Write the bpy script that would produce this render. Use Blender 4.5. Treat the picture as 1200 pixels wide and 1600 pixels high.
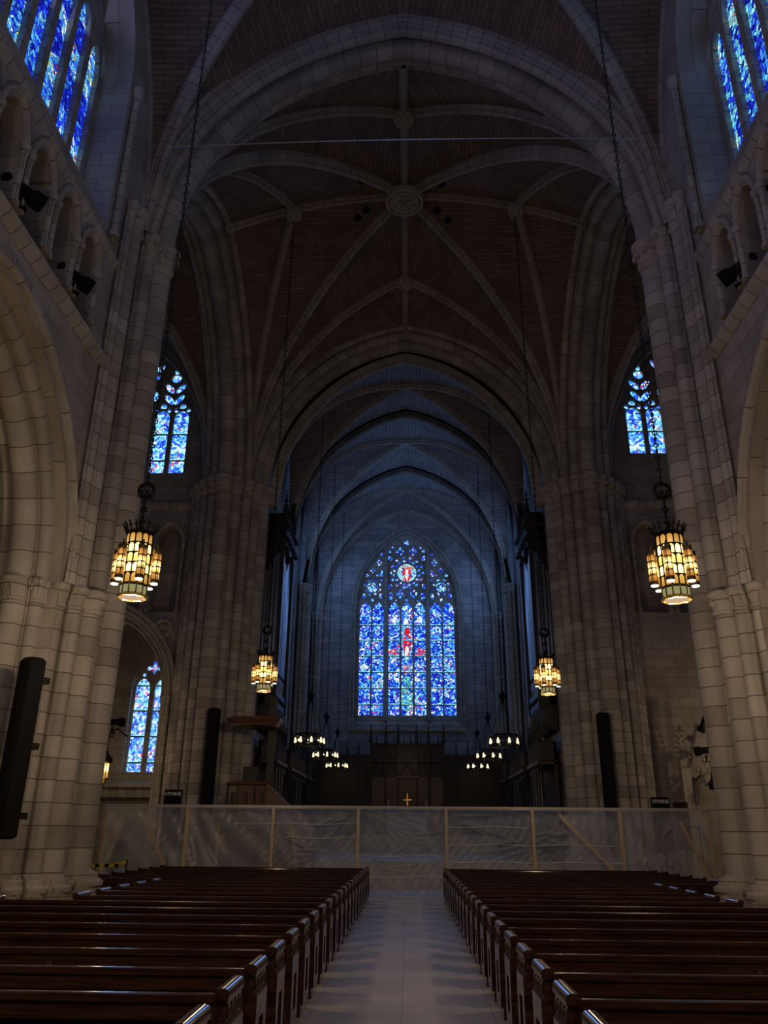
import bpy, bmesh, math, random
from mathutils import Vector, Matrix
random.seed(7)
S = bpy.context.scene
for o in list(bpy.data.objects): bpy.data.objects.remove(o)
C = S.collection
PI = math.pi

# ------------------------------------------------------------------ camera
cam_d = bpy.data.cameras.new('camera'); cam = bpy.data.objects.new('camera', cam_d); C.objects.link(cam)
zc = Vector((26, 3033, -1231)).normalized()
yc = Vector((39, -500, -1231)).normalized()
yc = (yc - zc * yc.dot(zc)).normalized()
xc = yc.cross(zc)
cam.matrix_world = Matrix(((xc.x, xc.y, xc.z, .08), (yc.x, yc.y, yc.z, 0), (zc.x, zc.y, zc.z, 1.75), (0, 0, 0, 1)))
cam_d.sensor_fit = 'VERTICAL'; cam_d.sensor_height = 24; cam_d.lens = 1231 / 1600 * 24
cam_d.clip_start = .05; cam_d.clip_end = 300
S.camera = cam
# ------------------------------------------------------------------ view, world, large lights
S.view_settings.view_transform = 'Standard'; S.view_settings.look = 'None'
S.view_settings.gamma = 1; S.view_settings.use_curve_mapping = False
S.view_settings.exposure = -0.08
w = bpy.data.worlds.new('world'); S.world = w; w.use_nodes = True
w.node_tree.nodes['Background'].inputs[0].default_value = (.2, .3, .6, 1)
w.node_tree.nodes['Background'].inputs[1].default_value = .02
DAY = (.22, .40, 1.0)
COOL = (.55, .62, 1.0)
WARM = (1.0, .74, .47)
def area(name, loc, to, sx, sy, power, col, spread=180):
    d = bpy.data.lights.new(name, 'AREA'); d.shape = 'RECTANGLE'; d.size = sx; d.size_y = sy
    d.energy = power; d.color = col; d.spread = math.radians(spread)
    o = bpy.data.objects.new(name, d); C.objects.link(o); o.location = loc
    o.rotation_euler = (Vector(to) - Vector(loc)).to_track_quat('-Z', 'Y').to_euler()
    return o
# daylight through the windows: nave clerestory, chancel sides, transept ends, east window
area('west_ambient_fill', (0, -8.4, 14), (0, 15, 9), 7, 9, 170, (.62, .60, .82))  # unseen fill added behind the camera for general ambient light
for s in (-1, 1):
    for yy, p in ((10.0, 40), (1.5, 60)):
        area('clerestory_daylight', (s * 6.95, yy, 16.9), (-s * 5, yy + 2.5, 14), 5, 6, p * (2.0 if s < 0 else 1.0), (.45, .47, 1.0) if s < 0 else (.25, .38, 1.0), 130)
    for yy, p in ((38.1, 120), (44.7, 160)):
        area('chancel_window_daylight', (s * 5.75, yy, 15.5), (-s * 5, yy + 2, 13.5), 3.5, 4.5, p * .95, (.22, .45, 1.0))
    area('transept_end_daylight', (s * 14.6, 22.5, 13), (0, 23, 10), 5, 9, 26, (.22, .34, 1.0))
area('chancel_arch_daylight', (0, 47.6, 13.5), (0, 34, 13), 5.5, 9, 115, (.20, .42, 1.0), 130)
def point(name, loc, power, col, r=.12):
    d = bpy.data.lights.new(name, 'POINT'); d.energy = power; d.color = col; d.shadow_soft_size = r
    o = bpy.data.objects.new(name, d); C.objects.link(o); o.location = loc
    return o

# ------------------------------------------------------------------ materials
def new_mat(name):
    m = bpy.data.materials.new(name); m.use_nodes = True
    nt = m.node_tree
    return m, nt, nt.nodes['Principled BSDF']
def N(nt, t, **kw):
    n = nt.nodes.new(t)
    for k, v in kw.items(): setattr(n, k, v)
    return n
def ramp(nt, stops, interp='LINEAR'):
    r = N(nt, 'ShaderNodeValToRGB'); r.color_ramp.interpolation = interp
    e = r.color_ramp.elements
    while len(e) > 1: e.remove(e[-1])
    e[0].position = stops[0][0]; e[0].color = (*stops[0][1], 1)
    for p, c in stops[1:]:
        x = e.new(p); x.color = (*c, 1)
    return r
def masonry(name, c1, c2, cm, bw, bh, mort=.012, rough=.85, bump=.35, off=.5, blot=.35):
    m, nt, b = new_mat(name); L = nt.links.new
    uv = N(nt, 'ShaderNodeUVMap')
    br = N(nt, 'ShaderNodeTexBrick'); br.offset = off
    br.inputs['Scale'].default_value = 1; br.inputs['Brick Width'].default_value = bw; br.inputs['Row Height'].default_value = bh
    br.inputs['Mortar Size'].default_value = mort; br.inputs['Mortar Smooth'].default_value = .25; br.inputs['Bias'].default_value = 0
    br.inputs['Color1'].default_value = (*c1, 1); br.inputs['Color2'].default_value = (*c2, 1); br.inputs['Mortar'].default_value = (*cm, 1)
    L(uv.outputs[0], br.inputs['Vector'])
    tc = N(nt, 'ShaderNodeTexCoord'); no = N(nt, 'ShaderNodeTexNoise'); no.inputs['Scale'].default_value = .9; no.inputs['Detail'].default_value = 6
    L(tc.outputs['Object'], no.inputs['Vector'])
    rp = ramp(nt, [(.3, (1 - blot,) * 3), (.7, (1.0,) * 3)])
    L(no.outputs['Fac'], rp.inputs[0])
    mx = N(nt, 'ShaderNodeMix', data_type='RGBA', blend_type='MULTIPLY'); mx.inputs[0].default_value = 1
    L(br.outputs['Color'], mx.inputs[6]); L(rp.outputs[0], mx.inputs[7]); L(mx.outputs[2], b.inputs['Base Color'])
    b.inputs['Roughness'].default_value = rough
    n2 = N(nt, 'ShaderNodeTexNoise'); n2.inputs['Scale'].default_value = 14; n2.inputs['Detail'].default_value = 4
    L(tc.outputs['Object'], n2.inputs['Vector'])
    ad = N(nt, 'ShaderNodeMath', operation='MULTIPLY_ADD'); ad.inputs[1].default_value = -1.5
    L(br.outputs['Fac'], ad.inputs[0]); L(n2.outputs['Fac'], ad.inputs[2])
    bp = N(nt, 'ShaderNodeBump'); bp.inputs['Strength'].default_value = bump; bp.inputs['Distance'].default_value = .02
    L(ad.outputs[0], bp.inputs['Height']); L(bp.outputs[0], b.inputs['Normal'])
    return m
M = {}
M['stone'] = masonry('limestone_shafts', (.44, .40, .35), (.34, .31, .27), (.14, .12, .10), 1.1, .36)
M['shaft'] = masonry('limestone_coursed_shafts', (.46, .42, .37), (.28, .25, .22), (.12, .10, .085), 1.0, .36, mort=.010, off=0, bump=.3)
M['voussoir_seg'] = masonry('limestone_arch_rings', (.46, .42, .37), (.31, .28, .245), (.12, .10, .085), .46, 1.0, mort=.010, off=0, bump=.3)
M['ashlar'] = masonry('limestone_ashlar', (.41, .365, .32), (.33, .295, .255), (.17, .145, .12), .78, .36, mort=.008)
M['voussoir'] = masonry('limestone_voussoirs', (.42, .38, .335), (.34, .305, .27), (.15, .13, .11), .42, 3.0, mort=.012, off=0)
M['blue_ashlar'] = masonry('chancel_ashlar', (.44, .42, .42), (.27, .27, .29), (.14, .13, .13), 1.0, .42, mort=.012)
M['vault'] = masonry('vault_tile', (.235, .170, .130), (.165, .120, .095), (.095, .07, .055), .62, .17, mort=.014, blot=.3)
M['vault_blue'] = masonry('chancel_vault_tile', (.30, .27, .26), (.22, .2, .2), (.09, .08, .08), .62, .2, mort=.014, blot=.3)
M['floor'] = masonry('floor_stone', (.50, .42, .32), (.43, .36, .26), (.28, .235, .17), .95, .95, mort=.006, rough=.55, bump=.1, off=0)

def simple(name, col, rough=.6, metal=0.0, noise=0, nscale=8, coat=0.0, col2=None, stretch=None, bump=0.0):
    m, nt, b = new_mat(name); L = nt.links.new
    b.inputs['Base Color'].default_value = (*col, 1); b.inputs['Roughness'].default_value = rough; b.inputs['Metallic'].default_value = metal
    if coat: b.inputs['Coat Weight'].default_value = coat; b.inputs['Coat Roughness'].default_value = .12
    tc = N(nt, 'ShaderNodeTexCoord'); mp = N(nt, 'ShaderNodeMapping')
    if stretch: mp.inputs['Scale'].default_value = stretch
    no = N(nt, 'ShaderNodeTexNoise'); no.inputs['Scale'].default_value = nscale; no.inputs['Detail'].default_value = 5
    L(tc.outputs['Object'], mp.inputs[0]); L(mp.outputs[0], no.inputs['Vector'])
    c2 = col2 or tuple(c * (1 - (noise or .2)) for c in col)
    rp = ramp(nt, [(.35, c2), (.65, col)]); L(no.outputs['Fac'], rp.inputs[0]); L(rp.outputs[0], b.inputs['Base Color'])
    if bump:
        bp = N(nt, 'ShaderNodeBump'); bp.inputs['Strength'].default_value = bump; bp.inputs['Distance'].default_value = .01
        L(no.outputs['Fac'], bp.inputs['Height']); L(bp.outputs[0], b.inputs['Normal'])
    return m
M['vault'].name = 'vault_tile'
M['carved'] = simple('carved_limestone', (.42, .375, .32), .9, noise=.25, nscale=9, bump=.5)
M['pew'] = simple('varnished_mahogany', (.062, .027, .016), .2, noise=.55, nscale=5, stretch=(.6, 8, 8), coat=.5)
M['pew_dull'] = simple('carved_mahogany', (.055, .024, .015), .5, noise=.4)
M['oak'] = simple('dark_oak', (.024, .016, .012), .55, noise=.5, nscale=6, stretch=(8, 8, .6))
M['oak_lit'] = simple('brown_oak_lit_tone', (.10, .048, .027), .45, noise=.4, nscale=6, stretch=(8, 8, .6))  # brown oak, brightened in its colour to look lamplit
M['black'] = simple('matt_black', (.006, .006, .007), .8)
M['black'].node_tree.nodes['Principled BSDF'].inputs['Specular IOR Level'].default_value = .15
M['iron'] = simple('blackened_iron', (.03, .027, .022), .45, metal=.8)
M['bronze'] = simple('aged_bronze', (.16, .12, .06), .4, metal=.85)
M['gold'] = simple('gilded_brass', (.9, .6, .18), .25, metal=1)
M['pipe'] = simple('organ_pipe_metal', (.55, .57, .62), .35, metal=.9)
M['lumber'] = simple('pine_lumber', (.58, .44, .28), .6, noise=.25, nscale=5, stretch=(6, 6, 1))
M['white'] = simple('white_card', (.75, .73, .68), .7)
M['cloth_dark'] = simple('dark_navy_cloth', (.03, .035, .05), .9)
M['cloth_grey'] = simple('grey_cloth', (.22, .21, .2), .9)
M['skin'] = simple('skin', (.42, .26, .19), .6, noise=.1)
M['hair'] = simple('dark_hair', (.02, .015, .012), .7)
M['yellow'] = simple('yellow_tape', (.75, .58, .05), .5)
M['marble'] = simple('altar_stone', (.45, .42, .38), .5)
M['dark'] = simple('shadowed_plaster', (.05, .042, .036), .95)

def emis(name, col, st):
    m = bpy.data.materials.new(name); m.use_nodes = True; nt = m.node_tree
    nt.nodes.remove(nt.nodes['Principled BSDF']); e = N(nt, 'ShaderNodeEmission')
    e.inputs[0].default_value = (*col, 1); e.inputs[1].default_value = st
    nt.links.new(e.outputs[0], nt.nodes['Material Output'].inputs[0]); return m
M['bulb'] = emis('lit_bulb', (1, .84, .52), 1.5)
M['bulbwhite'] = emis('lit_tube_end', (1, .95, .72), 3.0)
M['diffuser'] = emis('dim_diffuser', (.85, .55, .34), .75)
M['belowband'] = emis('lit_olive_glass', (.55, .5, .22), .55)

def stained(name, scale, st, stops, figs=(), barh=0., bartop=99., seed=0., edge=.09, coarse=1.6, cmix=.35, cell2=None):
    """leaded glass: small random panes, dark cames, bigger figures as ellipses"""
    m = bpy.data.materials.new(name); m.use_nodes = True; nt = m.node_tree; L = nt.links.new
    nt.nodes.remove(nt.nodes['Principled BSDF'])
    uv = N(nt, 'ShaderNodeUVMap'); mp = N(nt, 'ShaderNodeMapping'); mp.inputs['Location'].default_value = (seed, seed * 1.7, 0)
    L(uv.outputs[0], mp.inputs[0])
    v = N(nt, 'ShaderNodeTexVoronoi'); v.voronoi_dimensions = '2D'; v.inputs['Scale'].default_value = scale
    e = N(nt, 'ShaderNodeTexVoronoi'); e.voronoi_dimensions = '2D'; e.feature = 'DISTANCE_TO_EDGE'; e.inputs['Scale'].default_value = scale
    c = N(nt, 'ShaderNodeTexVoronoi'); c.voronoi_dimensions = '2D'; c.inputs['Scale'].default_value = coarse
    for n in (v, e, c): L(mp.outputs[0], n.inputs['Vector'])
    sv = N(nt, 'ShaderNodeSeparateColor'); L(v.outputs['Color'], sv.inputs[0])
    sc = N(nt, 'ShaderNodeSeparateColor'); L(c.outputs['Color'], sc.inputs[0])
    mx = N(nt, 'ShaderNodeMix', data_type='FLOAT'); mx.inputs[0].default_value = cmix
    L(sv.outputs[0], mx.inputs[2]); L(sc.outputs[0], mx.inputs[3])
    rp = ramp(nt, stops, 'CONSTANT'); L(mx.outputs[0], rp.inputs[0])
    col = rp.outputs[0]
    sx = N(nt, 'ShaderNodeSeparateXYZ'); L(uv.outputs[0], sx.inputs[0])
    def mth(op, a, b_=None, c_=None):
        n = N(nt, 'ShaderNodeMath', operation=op)
        for i, q in enumerate((a, b_, c_)):
            if q is None: continue
            if isinstance(q, (int, float)): n.inputs[i].default_value = q
            else: L(q, n.inputs[i])
        return n.outputs[0]
    for (u0, z0, a, b_, colr, prob) in figs:
        du = mth('DIVIDE', mth('SUBTRACT', sx.outputs[0], u0), a); dz = mth('DIVIDE', mth('SUBTRACT', sx.outputs[1], z0), b_)
        r2 = mth('ADD', mth('MULTIPLY', du, du), mth('MULTIPLY', dz, dz))
        ins = mth('MULTIPLY', mth('LESS_THAN', r2, 1.0), mth('LESS_THAN', sv.outputs[1], prob))
        q = N(nt, 'ShaderNodeMix', data_type='RGBA'); L(ins, q.inputs[0]); L(col, q.inputs[6]); q.inputs[7].default_value = (*colr, 1)
        col = q.outputs[2]
    br = mth('GREATER_THAN', e.outputs['Distance'], edge)
    if barh:
        fr = mth('FRACT', mth('DIVIDE', sx.outputs[1], barh))
        fr = mth('MAXIMUM', fr, mth('MULTIPLY', mth('GREATER_THAN', sx.outputs[1], bartop), .5))
        br = mth('MULTIPLY', br, mth('GREATER_THAN', fr, .055))
        rim = mth('MULTIPLY', mth('GREATER_THAN', fr, .055), mth('LESS_THAN', fr, .11))
        q = N(nt, 'ShaderNodeMix', data_type='RGBA'); L(rim, q.inputs[0]); L(col, q.inputs[6]); q.inputs[7].default_value = (.25, .62, .75, 1)
        col = q.outputs[2]
    # uneven glass density pane by pane
    den = mth('MULTIPLY_ADD', sv.outputs[2], .8, .55)
    stn = mth('MULTIPLY', mth('MULTIPLY', br, den), st)
    em = N(nt, 'ShaderNodeEmission'); L(col, em.inputs[0]); L(stn, em.inputs[1])
    L(em.outputs[0], nt.nodes['Material Output'].inputs[0])
    return m
BL = [(0, (.012, .02, .40)), (.12, (.02, .07, .75)), (.27, (.04, .20, .85)), (.42, (.10, .45, .90)), (.58, (.30, .70, .95)),
      (.78, (.72, .85, .95)), (.84, (.25, .10, .60)), (.89, (.62, .05, .12)), (.95, (.85, .45, .50))]
BLE = [(0, (.012, .016, .42)), (.25, (.015, .05, .70)), (.40, (.03, .14, .85)), (.52, (.06, .36, .85)), (.64, (.25, .62, .90)),
       (.75, (.80, .88, .92)), (.84, (.20, .08, .60)), (.90, (.62, .08, .25)), (.95, (.85, .55, .5))]
RED = (.75, .015, .02); WH = (.85, .9, .92)
figsE = [(0, 13.0, .3, 1.55, (.12, .45, .85), .7), (.02, 12.75, .26, .95, RED, .75), (0, 14.0, .22, .3, WH, .8), (0, 12.1, .12, .4, WH, .7),
         (-.8, 14.2, .17, .22, WH, .8), (.8, 14.2, .17, .22, WH, .8), (-.8, 12.1, .34, .25, (.6, .06, .12), .6), (.8, 12.1, .34, .25, (.6, .06, .12), .6),
         (0, 11.0, .3, .38, (.65, .25, .25), .5), (0, 9.6, .34, 1.2, (.10, .5, .42), .55), (-.55, 10.6, .25, .5, WH, .4), (.55, 10.6, .25, .5, WH, .4),
         (0, 17.25, .62, .62, (.3, .6, .75), .8), (0, 17.2, .3, .5, (.75, .03, .04), .72), (0, 17.2, .1, .42, WH, .8), (0, 17.62, .4, .1, (.8, .2, .12), .8),
         (-2.2, 16.3, .3, .3, (.4, .8, .85), .6), (2.2, 16.3, .3, .3, (.4, .8, .85), .6)]
M['glass_east'] = stained('stained_glass_east', 9.5, 1.75, BLE, figsE, barh=.985, bartop=14.6, edge=.085, coarse=2.2, cmix=.3)
BN = [(0, (.008, .012, .35)), (.30, (.012, .03, .70)), (.46, (.03, .16, .80)), (.60, (.08, .38, .85)), (.72, (.30, .68, .85)),
      (.80, (.70, .80, .80)), (.86, (.35, .55, .10)), (.90, (.55, .02, .02)), (.96, (.5, .12, .04))]
figsN = [(10.6 + i * .71 - 4.6 + .0, zz, .17, hh, cc, .8) for i in range(8) for (zz, hh, cc) in
         ((17.2 + (i % 3) * .5, .55, (.45, .02, .02)), (16.0 - (i % 2) * .6, .6, (.03, .04, .85)), (18.3 - (i % 3) * .4, .5, (.3, .6, .65)))]
M['glass_clerestory'] = stained('stained_glass_clerestory', 12, 1.35, BN, figsN[:12], edge=.07, coarse=1.3, cmix=.5, seed=3)
BR = [(0, (.008, .012, .35)), (.25, (.02, .05, .75)), (.38, (.05, .25, .85)), (.50, (.15, .60, .85)), (.64, (.35, .80, .80)),
      (.78, (.70, .80, .80)), (.86, (.5, .42, .5)), (.93, (.15, .04, .4)), (.98, (.4, .1, .05))]
M['glass_clerestory_right'] = stained('stained_glass_clerestory_right', 10, 1.25, BR, (), edge=.07, coarse=1.3, cmix=.5, seed=9)
M['glass_transept'] = stained('stained_glass_transept', 10, 2.0, BL, (), barh=1.27, edge=.06, coarse=3, cmix=.3, seed=5)
BP = [(0, (.05, .08, .65)), (.2, (.08, .28, .9)), (.42, (.2, .55, .95)), (.6, (.5, .8, .95)), (.74, (.85, .9, .95)), (.84, (.4, .15, .75)), (.90, (.75, .05, .2)), (.96, (.85, .4, .6))]
M['glass_aisle'] = stained('stained_glass_aisle', 10, 1.7, BP, (), barh=1.1, edge=.05, coarse=3, cmix=.25, seed=11)

def lantern_glass(name, top, mid):
    m = bpy.data.materials.new(name); m.use_nodes = True; nt = m.node_tree; L = nt.links.new
    nt.nodes.remove(nt.nodes['Principled BSDF'])
    at = N(nt, 'ShaderNodeUVMap'); sx = N(nt, 'ShaderNodeSeparateXYZ'); L(at.outputs[0], sx.inputs[0])
    rp = ramp(nt, top); L(sx.outputs[1], rp.inputs[0])
    rs = ramp(nt, mid); L(sx.outputs[1], rs.inputs[0])
    wn = N(nt, 'ShaderNodeTexWhiteNoise', noise_dimensions='1D'); L(sx.outputs[0], wn.inputs[1])
    mu = N(nt, 'ShaderNodeMath', operation='MULTIPLY_ADD'); mu.inputs[1].default_value = .5; mu.inputs[2].default_value = .75; L(wn.outputs[0], mu.inputs[0])
    m2 = N(nt, 'ShaderNodeMath', operation='MULTIPLY'); L(mu.outputs[0], m2.inputs[0]); L(rs.outputs[0], m2.inputs[1])
    em = N(nt, 'ShaderNodeEmission'); L(rp.outputs[0], em.inputs[0])
    m3 = N(nt, 'ShaderNodeMath', operation='MULTIPLY'); m3.inputs[1].default_value = 5.2; L(m2.outputs[0], m3.inputs[0]); L(m3.outputs[0], em.inputs[1])
    L(em.outputs[0], nt.nodes['Material Output'].inputs[0]); return m
M['amber'] = lantern_glass('amber_lantern_glass',
    [(0, (1, .46, .06)), (.3, (1, .72, .24)), (.5, (1, .56, .12)), (.72, (1, .72, .26)), (1, (1, .40, .05))],
    [(0, (.13,) * 3), (.16, (.16,) * 3), (.30, (1.0,) * 3), (.45, (.34,) * 3), (.68, (1.0,) * 3), (.82, (.16,) * 3), (1, (.12,) * 3)])
M['amber_side'] = lantern_glass('amber_tube_glass',
    [(0, (1, .36, .05)), (.5, (1, .68, .22)), (1, (1, .33, .05))],
    [(0, (.10,) * 3), (.3, (.2,) * 3), (.5, (1.0,) * 3), (.7, (.2,) * 3), (1, (.08,) * 3)])

def plastic():
    m = bpy.data.materials.new('polythene_sheet'); m.use_nodes = True; nt = m.node_tree; L = nt.links.new
    b = nt.nodes['Principled BSDF']
    b.inputs['Base Color'].default_value = (.72, .74, .78, 1); b.inputs['Roughness'].default_value = .2
    b.inputs['Specular IOR Level'].default_value = .8
    tc = N(nt, 'ShaderNodeTexCoord'); mp = N(nt, 'ShaderNodeMapping'); mp.inputs['Rotation'].default_value = (0, .5, 0); mp.inputs['Scale'].default_value = (.8, 1, 2.4)
    no = N(nt, 'ShaderNodeTexNoise'); no.inputs['Scale'].default_value = 1.6; no.inputs['Detail'].default_value = 6; no.inputs['Distortion'].default_value = 1.2
    L(tc.outputs['Object'], mp.inputs[0]); L(mp.outputs[0], no.inputs['Vector'])
    bp = N(nt, 'ShaderNodeBump'); bp.inputs['Strength'].default_value = .5; bp.inputs['Distance'].default_value = .03
    L(no.outputs['Fac'], bp.inputs['Height']); L(bp.outputs[0], b.inputs['Normal'])
    tl = N(nt, 'ShaderNodeBsdfTranslucent'); tl.inputs[0].default_value = (.8, .82, .86, 1)
    m1 = N(nt, 'ShaderNodeMixShader'); m1.inputs[0].default_value = .45; L(b.outputs[0], m1.inputs[1]); L(tl.outputs[0], m1.inputs[2])
    tr = N(nt, 'ShaderNodeBsdfTransparent')
    mx = N(nt, 'ShaderNodeMixShader'); mx.inputs[0].default_value = .42
    L(tr.outputs[0], mx.inputs[1]); L(m1.outputs[0], mx.inputs[2]); L(mx.outputs[0], nt.nodes['Material Output'].inputs[0])
    return m
M['plastic'] = plastic()

# ------------------------------------------------------------------ mesh helpers
class MB:
    def __init__(s): s.v = []; s.f = []; s.uv = []
    def quad(s, pts, uvs=None):
        i = len(s.v); s.v += [tuple(p) for p in pts]; s.f.append(tuple(range(i, i + len(pts))))
        s.uv.append(uvs or [(p[0] + p[1], p[2]) for p in pts])
    def box(s, x0, x1, y0, y1, z0, z1):
        a = [(x0, y0, z0), (x1, y0, z0), (x1, y1, z0), (x0, y1, z0), (x0, y0, z1), (x1, y0, z1), (x1, y1, z1), (x0, y1, z1)]
        for q in ((0, 3, 2, 1), (4, 5, 6, 7), (0, 1, 5, 4), (2, 3, 7, 6), (1, 2, 6, 5), (3, 0, 4, 7)):
            P = [a[k] for k in q]
            if q in ((0, 3, 2, 1), (4, 5, 6, 7)): s.quad(P, [(p[0], p[1]) for p in P])
            else: s.quad(P, [(p[0] + p[1], p[2]) for p in P])
        return s
    def bbox(s, x0, x1, y0, y1, z0, z1, b=.01):
        """box with bevelled long edges on its four upper/lower rims"""
        A = [(x0 + b, y0 + b, z0), (x1 - b, y0 + b, z0), (x1 - b, y1 - b, z0), (x0 + b, y1 - b, z0)]
        B = [(x0, y0, z0 + b), (x1, y0, z0 + b), (x1, y1, z0 + b), (x0, y1, z0 + b)]
        D = [(x0, y0, z1 - b), (x1, y0, z1 - b), (x1, y1, z1 - b), (x0, y1, z1 - b)]
        E = [(x0 + b, y0 + b, z1), (x1 - b, y0 + b, z1), (x1 - b, y1 - b, z1), (x0 + b, y1 - b, z1)]
        s.loft([A, B, D, E], True, caps=True); return s
    def loft(s, rings, closed=True, caps=False, uvf=None):
        n = len(rings[0]); base = len(s.v)
        for r in rings: s.v += [tuple(p) for p in r]
        per = [0]
        for k in range(n): per.append(per[-1] + (Vector(rings[0][(k + 1) % n]) - Vector(rings[0][k])).length)
        acc = 0; accs = [0]
        for j in range(1, len(rings)):
            acc += (Vector(rings[j][0]) - Vector(rings[j - 1][0])).length; accs.append(acc)
        for j in range(len(rings) - 1):
            for k in range(n if closed else n - 1):
                k2 = (k + 1) % n
                s.f.append((base + j * n + k, base + j * n + k2, base + (j + 1) * n + k2, base + (j + 1) * n + k))
                if uvf: s.uv.append([uvf(j, k), uvf(j, k + 1), uvf(j + 1, k + 1), uvf(j + 1, k)])
                else: s.uv.append([(per[k], accs[j]), (per[k + 1], accs[j]), (per[k + 1], accs[j + 1]), (per[k], accs[j + 1])])
        if caps:
            for j, rev in ((0, True), (len(rings) - 1, False)):
                f = [base + j * n + k for k in range(n)]
                if rev: f.reverse()
                s.f.append(tuple(f)); s.uv.append([(s.v[q][0], s.v[q][1]) for q in f])
        return s
    def tube(s, a, b, r, n=8, r2=None, caps=True):
        a = Vector(a); b = Vector(b); d = (b - a).normalized()
        t = Vector((0, 0, 1)) if abs(d.z) < .9 else Vector((1, 0, 0))
        e1 = d.cross(t).normalized(); e2 = d.cross(e1); r2 = r if r2 is None else r2
        R = [[p + (e1 * math.cos(2 * PI * k / n) + e2 * math.sin(2 * PI * k / n)) * q for k in range(n)] for p, q in ((a, r), (b, r2))]
        return s.loft(R, True, caps)
    def lathe(s, prof, c=(0, 0, 0), n=12, caps=True):
        return s.loft([[(c[0] + r * math.cos(2 * PI * k / n), c[1] + r * math.sin(2 * PI * k / n), c[2] + z) for k in range(n)] for r, z in prof], True, caps)
    def path(s, pts, r, n=6):
        pts = [Vector(p) for p in pts]; R = []
        for i, p in enumerate(pts):
            d = (pts[min(i + 1, len(pts) - 1)] - pts[max(i - 1, 0)]).normalized()
            t = Vector((0, 0, 1)) if abs(d.z) < .95 else Vector((1, 0, 0))
            e1 = d.cross(t).normalized(); e2 = d.cross(e1)
            R.append([p + (e1 * math.cos(2 * PI * k / n) + e2 * math.sin(2 * PI * k / n)) * r for k in range(n)])
        return s.loft(R, True, True)
    def torus(s, c, R, r, nrm=(0, 0, 1), n=16, m=6, sq=1.0):
        nrm = Vector(nrm).normalized(); t = Vector((0, 0, 1)) if abs(nrm.z) < .9 else Vector((1, 0, 0))
        e1 = nrm.cross(t).normalized(); e2 = nrm.cross(e1); c = Vector(c); rings = []
        for i in range(n + 1):
            a = 2 * PI * i / n; d = e1 * math.cos(a) + e2 * math.sin(a) * sq
            rings.append([c + d * R + (d * math.cos(2 * PI * k / m) + nrm * math.sin(2 * PI * k / m)) * r for k in range(m)])
        return s.loft(rings, True)
    def ball(s, c, r, n=8, m=5, sz=1.0):
        rings = []
        for j in range(m + 1):
            a = -PI / 2 + PI * j / m; rr = max(r * math.cos(a), 1e-4)
            rings.append([(c[0] + rr * math.cos(2 * PI * k / n), c[1] + rr * math.sin(2 * PI * k / n), c[2] + r * sz * math.sin(a)) for k in range(n)])
        return s.loft(rings, True)
    def build(s, name, mat, parent=None, smooth=False, **kw):
        me = bpy.data.meshes.new(name); me.from_pydata(s.v, [], s.f); me.update()
        ul = me.uv_layers.new(name='UVMap'); i = 0
        flat = [c for f in s.uv for p in f for c in p]
        ul.data.foreach_set('uv', flat)
        me.materials.append(M[mat] if isinstance(mat, str) else mat)
        if smooth:
            me.polygons.foreach_set('use_smooth', [True] * len(me.polygons))
            if smooth != 'all':
                bm = bmesh.new(); bm.from_mesh(me)
                for e in bm.edges:
                    if len(e.link_faces) == 2 and e.calc_face_angle(0) > math.radians(smooth if smooth is not True else 40): e.smooth = False
                bm.to_mesh(me); bm.free()
        o = bpy.data.objects.new(name, me); C.objects.link(o)
        if parent: o.parent = parent
        for k, v_ in kw.items(): o[k] = v_
        return o
def thing(name, label, cat, loc=(0, 0, 0), rz=0, group=None, kind=None):
    o = bpy.data.objects.new(name, None); C.objects.link(o); o.location = loc; o.rotation_euler = (0, 0, rz); o.empty_display_size = .2
    o['label'] = label; o['category'] = cat
    if group: o['group'] = group
    if kind: o['kind'] = kind
    return o
def tag(o, label, cat, group=None):
    o['label'] = label; o['category'] = cat
    if group: o['group'] = group
    return o
def struct(o, label=None, cat=None):
    o['kind'] = 'structure'
    if label: o['label'] = label
    if cat: o['category'] = cat
    return o
def sempty(name, loc, label, cat):
    return thing(name, label, cat, loc, kind='structure')
def dup(root, loc, rz=None, label=None, group=None, scale=None):
    r = root.copy(); C.objects.link(r); r.location = loc
    if rz is not None: r.rotation_euler = (0, 0, rz)
    if scale: r.scale = scale
    if label: r['label'] = label
    if group: r['group'] = group
    for ch in list(root.children):
        c = ch.copy(); C.objects.link(c); c.parent = r
        for g in list(ch.children):
            d = g.copy(); C.objects.link(d); d.parent = c
    return r

# plates with holes -----------------------------------------------------------
class Hole:
    def __init__(s, u0, u1, lo, hi, n=12): s.u0, s.u1, s.lo, s.hi, s.n = u0, u1, lo, hi, n
def arch_fn(c, s, spring, k, rho=0.):
    R = (s * s + k * k) / (2 * s); cx = s - R
    def f(u):
        t = abs(u - c); q = (R + rho) ** 2 - (t - cx) ** 2
        return spring + math.sqrt(max(q, 0))
    return f
def arch_hole(c, s, sill, spring, k, rho=0., n=16):
    f = arch_fn(c, s, spring, k, rho); return Hole(c - s - rho, c + s + rho, lambda u: sill, f, n)
def ell_hole(c, z, a, b=None, rot=0., n=10):
    b = b or a; cr, sr = math.cos(rot), math.sin(rot)
    U = math.sqrt(a * a * cr * cr + b * b * sr * sr)
    A = sr * sr / a / a + cr * cr / b / b
    def sol(u, sg):
        du = u - c; B = 2 * du * cr * sr * (1 / a / a - 1 / b / b); D = du * du * (cr * cr / a / a + sr * sr / b / b) - 1
        return z + (-B + sg * math.sqrt(max(B * B - 4 * A * D, 0))) / (2 * A)
    return Hole(c - U, c + U, lambda u: sol(u, -1), lambda u: sol(u, 1), n)
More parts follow.
